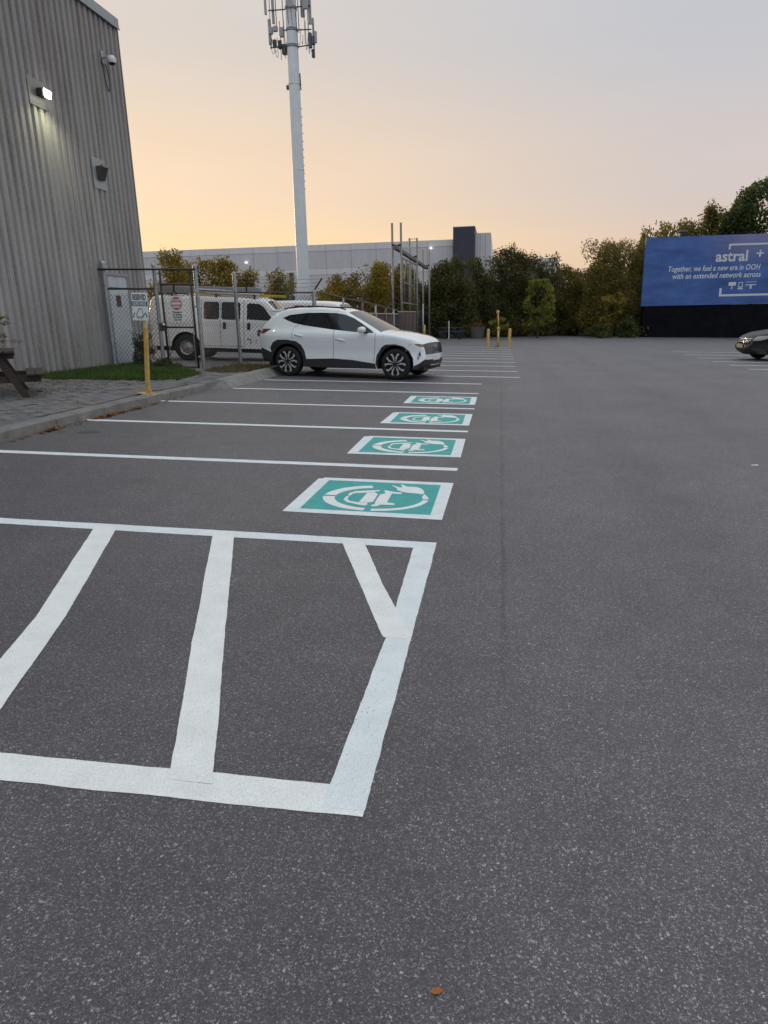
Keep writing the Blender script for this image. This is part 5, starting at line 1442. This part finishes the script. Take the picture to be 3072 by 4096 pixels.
for k in range(19):
    x1 = -2.5 - k * PX; x0 = x1 - PX + .03
    for z0, z1, m_, dy in ((7.45, 9.45, M_fw, 0), (6.75, 7.43, M_fw2, -.03), (0, 6.73, M_fw, 0), (9.47, 10.2, M_fw2, -.03)):
        MB().box(x0, x1, dy, .2, z0, z1).build('wall_panel', m_, fw_)
MB().box(-62, -2.5, .25, 30, -.5, 10.15).build('hall', M_fw2, fw_)
MB().box(-2.5, 0, -.9, 12, 0, 11.4).build('dark_tower', M_fwd, fw_)
MB().box(-2.53, .03, -.93, 12, 11.4, 11.47).build('tower_coping', M_trim, fw_)
for k in range(3):
    MB().box(.02 + k * .61, .60 + k * .61, -.3, 0, 0, 10.75).build('wall_panel', M_fw, fw_)
MB().box(.02, 1.85, .02, 20, 0, 10.72).build('stair_block', M_fw, fw_)
MB().box(1.85, 9.9, 4, 24, 0, 8.1).build('low_wing', M_fw2, fw_)
for x, z0, z1 in ((-22.5, 4.6, 7.1), (-22.5, 3.0, 4.4), (-9.4, 5.6, 7.0), (-9.4, 3.6, 5.4)):
    w_ = MB().box(x - .28, x + .28, -.06, .02, z0, z1).build('slit_window', M_glass, fw_)
    MB().box(x - .34, x + .34, -.08, -.055, z1, z1 + .07).build('window_head', M_white, w_)
for x, z in ((-28.2, 8.45), (-5.15, 9.32)):
    l_ = MB().box(x - .13, x + .13, -.30, -.03, z - .07, z + .07).build('wall_light', mat('far_lamp', (.9, .9, .85), .3, emit=(1, .98, .92, 1.6)), fw_)

# ------------------------------------------------------------------ billboard
bb = empty('billboard', (10.42, 54.0, 0), R(2))
tag(bb, 'large blue billboard on a black base reading astral', 'billboard')
def board_material():
    m = bpy.data.materials.new('billboard_print'); m.use_nodes = True
    nt = m.node_tree; N, L = nt.nodes, nt.links; b = pbsdf(m)
    tc = N.new('ShaderNodeTexCoord'); sp_ = N.new('ShaderNodeSeparateXYZ'); L.new(tc.outputs['Object'], sp_.inputs[0])
    mp = N.new('ShaderNodeMapping'); mp.inputs['Scale'].default_value = (.35, 1, 1.3); mp.inputs['Rotation'].default_value = (0, R(-12), 0); L.new(tc.outputs['Object'], mp.inputs[0])
    n1 = N.new('ShaderNodeTexNoise'); n1.inputs['Scale'].default_value = .9; n1.inputs['Detail'].default_value = 6; n1.inputs['Roughness'].default_value = .6; L.new(mp.outputs[0], n1.inputs[0])
    cr = N.new('ShaderNodeValToRGB')
    for i, (p, c) in enumerate([(.32, (.024, .072, .24)), (.68, (.070, .165, .46)), (.5, (.040, .110, .35)), (.8, (.16, .25, .52))]):
        e = cr.color_ramp.elements[i] if i < 2 else cr.color_ramp.elements.new(p)
        e.position = p; e.color = (*c, 1)
    L.new(n1.outputs[0], cr.inputs[0])
    v = N.new('ShaderNodeTexVoronoi'); v.inputs['Scale'].default_value = .8; v.distance = 'CHEBYCHEV'; L.new(tc.outputs['Object'], v.inputs[0])
    a = N.new('ShaderNodeMapRange'); a.inputs[1].default_value = 3.2; a.inputs[2].default_value = 6.5; L.new(sp_.outputs[0], a.inputs[0])
    z = N.new('ShaderNodeMapRange'); z.inputs[1].default_value = 4.6; z.inputs[2].default_value = 6.6; L.new(sp_.outputs[2], z.inputs[0])
    s_ = N.new('ShaderNodeSeparateColor'); L.new(v.outputs['Color'], s_.inputs[0])
    m1 = N.new('ShaderNodeMath'); m1.operation = 'MULTIPLY'; L.new(a.outputs[0], m1.inputs[0]); L.new(z.outputs[0], m1.inputs[1])
    m2 = N.new('ShaderNodeMath'); m2.operation = 'MULTIPLY_ADD'; L.new(s_.outputs[0], m2.inputs[0]); m2.inputs[1].default_value = .35; m2.inputs[2].default_value = .55
    m3 = N.new('ShaderNodeMath'); m3.operation = 'MULTIPLY'; L.new(m1.outputs[0], m3.inputs[0]); L.new(m2.outputs[0], m3.inputs[1])
    mx = N.new('ShaderNodeMix'); mx.data_type = 'RGBA'; L.new(m3.outputs[0], mx.inputs[0]); L.new(cr.outputs[0], mx.inputs[6]); mx.inputs[7].default_value = (.24, .23, .40, 1)
    L.new(mx.outputs[2], b.inputs['Base Color'])
    b.inputs['Roughness'].default_value = .45
    return m
ZT = 6.90
BX0 = -.20
MB().box(BX0, 12.5, -.02, .25, 2.20, ZT).build('printed_face', board_material(), bb)
MB().box(BX0 + .2, 12.3, .02, .8, -.6, 2.195).build('black_base', mat('black_cladding', (.008, .008, .011), .95, 0, .3, 1.5, spec=.08), bb)
M_bbt = mat('billboard_white', (.62, .65, .68), .5)
def bt(s_, x, v_, size, width=None, bold=0, shear=0):
    return text(s_, size, M_bbt, bb, Matrix.Translation((BX0 + x, -.024, ZT - v_)) @ FACE, bold, shear, width=width)
bt('astral', 4.85, 1.75, 1.0, 2.15, .022)
bt('+', 7.55, 1.62, .95, .5, .005)
bt('Together, we fuel a new era in OOH', 1.68, 2.36, .52, 6.25, .008, .15)
bt('with an extended network across', 2.02, 2.86, .52, 6.0, .008, .15)
def bbar(x0, x1, v0, v1, name='bracket_bar'):
    MB().box(BX0 + x0, BX0 + x1, -.026, -.021, ZT - v1, ZT - v0).build(name, M_bbt, bb)
bbar(5.66, 11.2, .60, .72); bbar(5.66, 5.78, .722, .98)
bbar(5.34, 11.2, 4.0, 4.14); bbar(5.34, 5.50, 3.58, 3.998)
for (x0, x1, v0, v1) in ((5.92, 6.42, 3.18, 3.42), (6.13, 6.20, 3.422, 3.68), (6.60, 6.64, 3.20, 3.5), (6.84, 6.88, 3.20, 3.5), (6.642, 6.838, 3.20, 3.24), (6.60, 6.88, 3.502, 3.56), (6.56, 6.92, 3.60, 3.68), (7.08, 7.80, 3.18, 3.21), (7.08, 7.80, 3.36, 3.42), (7.38, 7.50, 3.422, 3.66)):
    bbar(x0, x1, v0, v1, 'icon_mark')
fx = empty('billboard_lamp', (10.42 + 2.25, 54.9, 0))
tag(fx, 'small dark lamp head on a pole above the billboard', 'lamp')
MB().tube([(0, 0, 0), (0, 0, 7.3)], .04, 8).build('pole', M_galv, fx)
MB().box(-.15, .45, -.2, .2, 7.28, 7.42).build('lamp_head', M_antd, fx, bevel=.03)

# ------------------------------------------------------------------ trees and shrubs
def crown_mesh(name, blobs, n, leaf, seed, m, droop=0.0):
    """leaf-sized faces spread through a set of ellipsoids (x,y,z,rx,ry,rz)"""
    r_ = np.random.RandomState(seed)
    vol = np.array([b[3] * b[4] * b[5] for b in blobs]) ** .75
    pick = r_.choice(len(blobs), n, p=vol / vol.sum())
    B = np.array(blobs)[pick]
    d = r_.normal(size=(n, 3)); d /= np.linalg.norm(d, axis=1)[:, None]
    rad = r_.uniform(.25, 1.08, n) ** .55
    # clumps: pull leaves to random twig ends
    P = B[:, :3] + d * rad[:, None] * B[:, 3:]
    nt_ = max(8, n // 26)
    tw_ = P[r_.choice(n, nt_)]
    near_ = r_.randint(0, nt_, n)
    best = near_.copy()
    bd = np.linalg.norm(P - tw_[near_], axis=1)
    for _ in range(14):
        c_ = r_.randint(0, nt_, n); dd = np.linalg.norm(P - tw_[c_], axis=1)
        k = dd < bd; best[k] = c_[k]; bd[k] = dd[k]
    P = P + (tw_[best] - P) * r_.uniform(.15, .6, (n, 1))
    a = r_.normal(size=(n, 3)); a[:, 2] -= droop; a /= np.linalg.norm(a, axis=1)[:, None]
    b = r_.normal(size=(n, 3)); b -= (b * a).sum(1)[:, None] * a; b /= np.linalg.norm(b, axis=1)[:, None]
    s = leaf * r_.uniform(.6, 1.35, (n, 1))
    V = np.empty((n, 4, 3))
    V[:, 0] = P - a * s; V[:, 1] = P + b * s * .45; V[:, 2] = P + a * s; V[:, 3] = P - b * s * .45
    V = V.reshape(-1, 3); V[:, 2] = np.maximum(V[:, 2], 0.02)
    me = bpy.data.meshes.new(name)
    me.vertices.add(4 * n); me.vertices.foreach_set('co', V.ravel())
    me.loops.add(4 * n); me.loops.foreach_set('vertex_index', np.arange(4 * n, dtype=np.int32))
    me.polygons.add(n); me.polygons.foreach_set('loop_start', np.arange(0, 4 * n, 4, dtype=np.int32)); me.polygons.foreach_set('loop_total', np.full(n, 4, dtype=np.int32))
    me.update(); me.validate()
    me.materials.append(m)
    return me
M_bark = mat('bark', (.05, .04, .032), .9, 0, .35, 8, stretch=(3, 3, .5))
def trunk_mesh(h, r, seed, nl=6, spread=1.0):
    r_ = random.Random(seed); mb = MB()
    pts = [(0, 0, -.1)]; x = y = 0
    for i in range(1, 6):
        x += r_.uniform(-.08, .08); y += r_.uniform(-.08, .08); pts.append((x, y, h * i / 5))
    mb.tube(pts, [r, r * .85, r * .7, r * .5, r * .35, r * .15], 8)
    for k in range(nl):
        i = r_.randint(1, 4); p = pts[i]; a = r_.uniform(0, 6.28); l = spread * r_.uniform(.5, 1.0)
        mb.tube([p, (p[0] + math.cos(a) * l * .5, p[1] + math.sin(a) * l * .5, p[2] + l * .45), (p[0] + math.cos(a) * l, p[1] + math.sin(a) * l, p[2] + l * .9)], [r * .4, r * .25, r * .08], 6)
    return mb
L_dark = leaf_material('leaves_dark', [(.034, .038, .016), (.078, .084, .030), (.14, .132, .045), (.215, .160, .055)], .42)
L_mid = leaf_material('leaves_olive', [(.07, .070, .022), (.165, .150, .040), (.28, .225, .06), (.34, .225, .065)], .48)
L_gold = leaf_material('leaves_gold', [(.09, .080, .016), (.19, .155, .026), (.30, .215, .035), (.34, .21, .045)], .45)
L_green = leaf_material('leaves_green', [(.045, .062, .022), (.09, .118, .038), (.15, .175, .055)], .42)
L_lime = leaf_material('leaves_lime', [(.11, .135, .025), (.24, .24, .04), (.38, .31, .05)], .5)
def make_blobs(h, w, seed, kind):
    r_ = random.Random(seed); out = []
    if kind == 'loose':
        for k in range(20):
            z = h * r_.uniform(.18, .95); ww = w * (1.15 - .6 * z / h)
            out.append((r_.uniform(-1, 1) * ww, r_.uniform(-.6, .6) * ww, z, w * r_.uniform(.14, .34), w * r_.uniform(.14, .34), h * r_.uniform(.03, .07)))
    elif kind == 'hedge':
        for k in range(11):
            z = h * (.04 + .86 * k / 10); ww = w * (.62 + .38 * math.sin(math.pi * min(1, .25 + z / h * .75))) * (1 if z < h * .75 else .62)
            out.append((r_.uniform(-.4, .4) * w, r_.uniform(-.3, .3) * w, z, ww * r_.uniform(.5, .8), ww * r_.uniform(.5, .8), h * r_.uniform(.10, .17)))
        for k in range(5):
            out.append((r_.uniform(-.7, .7) * w, r_.uniform(-.4, .4) * w, h * r_.uniform(.84, .97), w * .16, w * .16, h * r_.uniform(.05, .10)))
    else:
        for k in range(10):
            z = h * (.34 + .56 * k / 9); ww = w * math.sin(math.pi * (.18 + .66 * (1 - k / 9.5)))
            a = r_.uniform(0, 6.28); q = r_.uniform(.15, .7)
            out.append((math.cos(a) * ww * q, math.sin(a) * ww * q, z, ww * r_.uniform(.38, .6), ww * r_.uniform(.38, .6), h * r_.uniform(.07, .13)))
        for k in range(5):
            a = r_.uniform(0, 6.28)
            out.append((math.cos(a) * w * .45, math.sin(a) * w * .45, h * r_.uniform(.86, .98), w * .15, w * .15, h * .05))
    return out
crown_cache = {}
def tree(name, label, x, y, h, w, kind, leafm, seed, n, leaf, group=None, var=0):
    root = empty(name, (x, y, 0), 0)
    tag(root, label, 'tree' if 'tree' in name else 'shrub', group)
    tm = trunk_mesh(h * .86, .045 * h / 4 + .03, seed, 8, w * .8).build('trunk', M_bark, root)
    me = crown_mesh('crown', make_blobs(h, w, seed, kind), n, leaf, seed, leafm)
    obj('crown', me, None, root)
    return root
HG = 'trees in the dark row across the back of the lot'
hedge = [(-6.2, 47.2, 4.7, 1.75, L_dark, 'dark leafy tree right behind the steel frame'), (-4.2, 48.2, 5.05, 1.75, L_dark, 'dark tree at the left end of the back row, next to the steel frame'), (-2.9, 49.2, 5.5, 1.75, L_dark, 'dark tree below the dark tower block, left of the yellow pole'),
         (-1.4, 51.0, 5.4, 1.75, L_dark, 'dark tree directly behind the left yellow bollard'), (.15, 52.2, 6.3, 1.7, L_dark, 'tallest dark tree of the back row, behind the right yellow bollard'), (1.5, 53.2, 6.2, 1.75, L_dark, 'brownish dark tree just right of the yellow bollards'),
         (3.0, 55.2, 6.0, 1.85, L_dark, 'dark tree in front of the low warehouse wing'), (4.7, 57.0, 5.4, 1.7, L_mid, 'olive tree at the dip in the middle of the back row'), (6.2, 58.0, 5.1, 1.85, L_mid, 'low olive tree just left of the tall rounded tree by the billboard'),
         (7.3, 55.0, 6.7, 1.85, L_mid, 'rounded olive brown tree two places left of the billboard'), (8.7, 56.0, 7.0, 1.85, L_mid, 'tall olive tree next to the billboard edge'), (10.2, 57.5, 7.2, 1.75, L_mid, 'olive tree partly hidden by the left edge of the billboard')]
for i, (x, y, h, w, lm, lb) in enumerate(hedge):
    tree('back_tree', lb, x, y, h, w, 'hedge', lm, 20 + i, 15000, .085, HG)
# thicket behind the row, seen only through the gaps
bl = []
for i in range(16):
    x = -8.5 + i * 1.75; y = 50.5 + i * .95 + (i % 2) * 1.5
    bl += [(x + q[0], y + q[1], *q[2:]) for q in make_blobs(4.3 if x < 9 else 6.0, 1.7, 60 + i, 'hedge')]
for i in range(26):
    t = i / 25; x = -5 + 15.5 * t; y = 46.6 + 10.0 * min(1, t * 1.5) - (3.0 * max(0, t - .72) / .28)
    bl.append((x, y, .45, .75, .6, .55))
th = obj('thicket', crown_mesh('thicket', bl, 50000, .13, 61, L_dark), None); th['kind'] = 'stuff'
th['label'] = 'dense dark thicket behind the row of trees at the back'
rt = [(11.6, 59, 8.2, 1.7, L_mid, 'brownish tree showing above the left end of the billboard'), (13.6, 60, 8.6, 1.8, L_mid, 'low brownish tree above the billboard beside the lamp head'), (15.9, 61, 10.3, 1.7, L_mid, 'olive tree with a spire top above the middle of the billboard'),
      (14.9, 60.5, 9.0, 1.7, L_mid, 'olive brown tree above the billboard just left of the spire topped tree'), (17.2, 61.5, 9.4, 1.7, L_green, 'shorter green tree above the billboard right of the spire topped tree'), (18.4, 62, 10.6, 2.3, L_green, 'green tree above the billboard, second from the right edge'), (20.2, 62, 12.3, 2.6, L_green, 'tallest green tree above the billboard at the right edge')]
for i, (x, y, h, w, lm, lb) in enumerate(rt):
    tree('billboard_tree', lb, x, y, h, w, 'tree' if h > 10.4 else 'hedge', lm, 80 + i, 11000, .13, 'trees behind the billboard')
lt_ = [(-15.0, 30.5, 4.35, 1.35, L_gold, 'feathery yellow green tree beside the corrugated wall corner'), (-14.4, 32.4, 4.1, 1.3, L_gold, 'yellow green tree left of the round golden tree behind the van'), (-13.1, 31.5, 4.05, 1.45, L_gold, 'rounded golden tree above the van roof'),
       (-12.0, 32, 3.45, 1.1, L_gold, 'small golden tree at the front of the van rack'), (-10.6, 33, 3.5, 1.25, L_mid, 'dark olive bush between the van and the cell tower')]
for i, (x, y, h, w, lm, lb) in enumerate(lt_):
    tree('yard_tree', lb, x, y, h, w, 'hedge', lm, 100 + i, 8000, .075, 'trees behind the van')
ot = [(-9.3, 38.0, 3.1, 1.5, L_gold, 'pale golden bush at the foot of the cell tower'), (-8.0, 37.0, 3.65, 1.5, L_gold, 'golden tree between the cell tower and the steel frame'), (-6.7, 36.8, 4.15, 1.5, L_gold, 'tall golden tree left of the steel frame'), (-5.5, 38.5, 4.1, 1.4, L_mid, 'olive tree behind the first pair of steel uprights'), (-6.9, 41.0, 4.5, 1.6, L_mid, 'olive tree farther back, left of the steel frame')]
for i, (x, y, h, w, lm, lb) in enumerate(ot):
    tree('frame_tree', lb, x, y, h, w, 'hedge', lm, 120 + i, 7000, .085, 'trees between the cell tower and the steel frame')
tree('lime_tree', 'bright yellow green sapling in front of the dark back row', 2.6, 49.0, 4.1, 1.25, 'loose', L_lime, 140, 2200, .13)
tree('lime_shrub', 'small yellow green bush behind the yellow pole', -.1, 46.5, 1.9, .75, 'loose', L_lime, 141, 500, .11)
tree('yellow_shrub', 'yellow leafed shrub left of the black billboard base', 8.0, 52.0, 3.2, 1.0, 'loose', L_gold, 142, 2400, .11)
tree('low_shrub', 'low green bush at the ground left of the billboard', 6.9, 50.9, 1.0, 1.0, 'hedge', L_green, 143, 2600, .08)
tree('low_shrub', 'low yellowish green bush touching the billboard base', 9.2, 52.4, 1.5, .9, 'hedge', L_green, 144, 2600, .08)
tree('fence_shrub', 'dark weedy bush behind the fence post beside the door', -9.3, 17.0, 1.0, .38, 'hedge', L_green, 145, 2600, .035)
tree('gate_weed', 'low green weeds at the foot of the gate post', -8.3, 16.2, .38, .45, 'hedge', L_green, 146, 1500, .03)
# drooping shrub behind the picnic table
ds = empty('drooping_shrub', (-9.3, 10.4, .12), 0)
tag(ds, 'thin drooping shrub behind the picnic table at the left edge', 'shrub')
r4 = random.Random(5)
for k in range(18):
    a = r4.uniform(.1, 2.2); l = r4.uniform(.6, 1.35); h0 = r4.uniform(.5, 1.5)
    pts = [(0, 0, 0), (math.cos(a) * .15 * l, math.sin(a) * .15 * l, h0 * .7), (math.cos(a) * .5 * l, math.sin(a) * .5 * l, h0), (math.cos(a) * .9 * l, math.sin(a) * .9 * l, h0 * .97)]
    MB().tube(pts, [.010, .007, .004, .002], 5).build('branch', M_bark, ds)
    V = []; Fs = []
    for q in range(120):
        t = r4.uniform(.3, 1) * 2.99; i = int(t); f = t - i
        p = Vector(pts[i]).lerp(Vector(pts[i + 1]), f)
        d = Vector((r4.gauss(0, 1), r4.gauss(0, 1), r4.gauss(0, .6))).normalized(); s_ = r4.uniform(.018, .04)
        e = d.cross(Vector((0, 0, 1)))
        e = e.normalized() * s_ * .45 if e.length > .01 else Vector((s_ * .45, 0, 0))
        o = len(V); V += [p, p + d * s_ + e, p + d * s_ * 2, p + d * s_ - e]; Fs.append((o, o + 1, o + 2, o + 3))
    mb = MB(); mb.v = [tuple(v) for v in V]; mb.f = Fs
    o_ = mb.build('leaves', L_mid, ds); o_['kind'] = 'stuff'

# low blue trailer and a bin in the shade of the back row
tr_ = empty('blue_cart', (-3.0, 45.9, 0))
tag(tr_, 'low dark blue cart in the shade under the back trees', 'cart')
M_blue = mat('blue_paint', (.012, .03, .075), .5)
MB().box(-.95, .75, -.35, .35, .42, .52).build('deck', M_blue, tr_)
MB().tube([(-.95, -.35, .7), (-.2, -.35, .72), (.75, -.35, .7)], .025, 6).build('hand_rail', M_blue, tr_)
for x in (-.6, .45):
    MB().lathe([(0, -.06), (.2, -.06), (.22, 0), (.2, .06), (0, .06)], 16, 'Y', o=(x, -.3, .21)).build('wheel', M_rubber, tr_)
    MB().lathe([(0, -.06), (.2, -.06), (.22, 0), (.2, .06), (0, .06)], 16, 'Y', o=(x, .3, .21)).build('wheel', M_rubber, tr_)
MB().tube([(-.25, -.4, 0), (-.25, -.4, 1.15)], .03, 8).build('pole', M_white, tr_)
pl = empty('planter', (-.35 - 1.1, 47.2, 0))
tag(pl, 'dark planter with orange flowers in the shade left of the bollards', 'planter')
MB().lathe([(0, 0), (.38, 0), (.5, .75), (.46, .75), (.42, .65), (0, .65)], 18).build('tub', M_antd, pl)
obj('flowers', crown_mesh('flowers', [(0, 0, .85, .42, .42, .18)], 260, .06, 9, L_lit), None, pl)['kind'] = 'stuff'
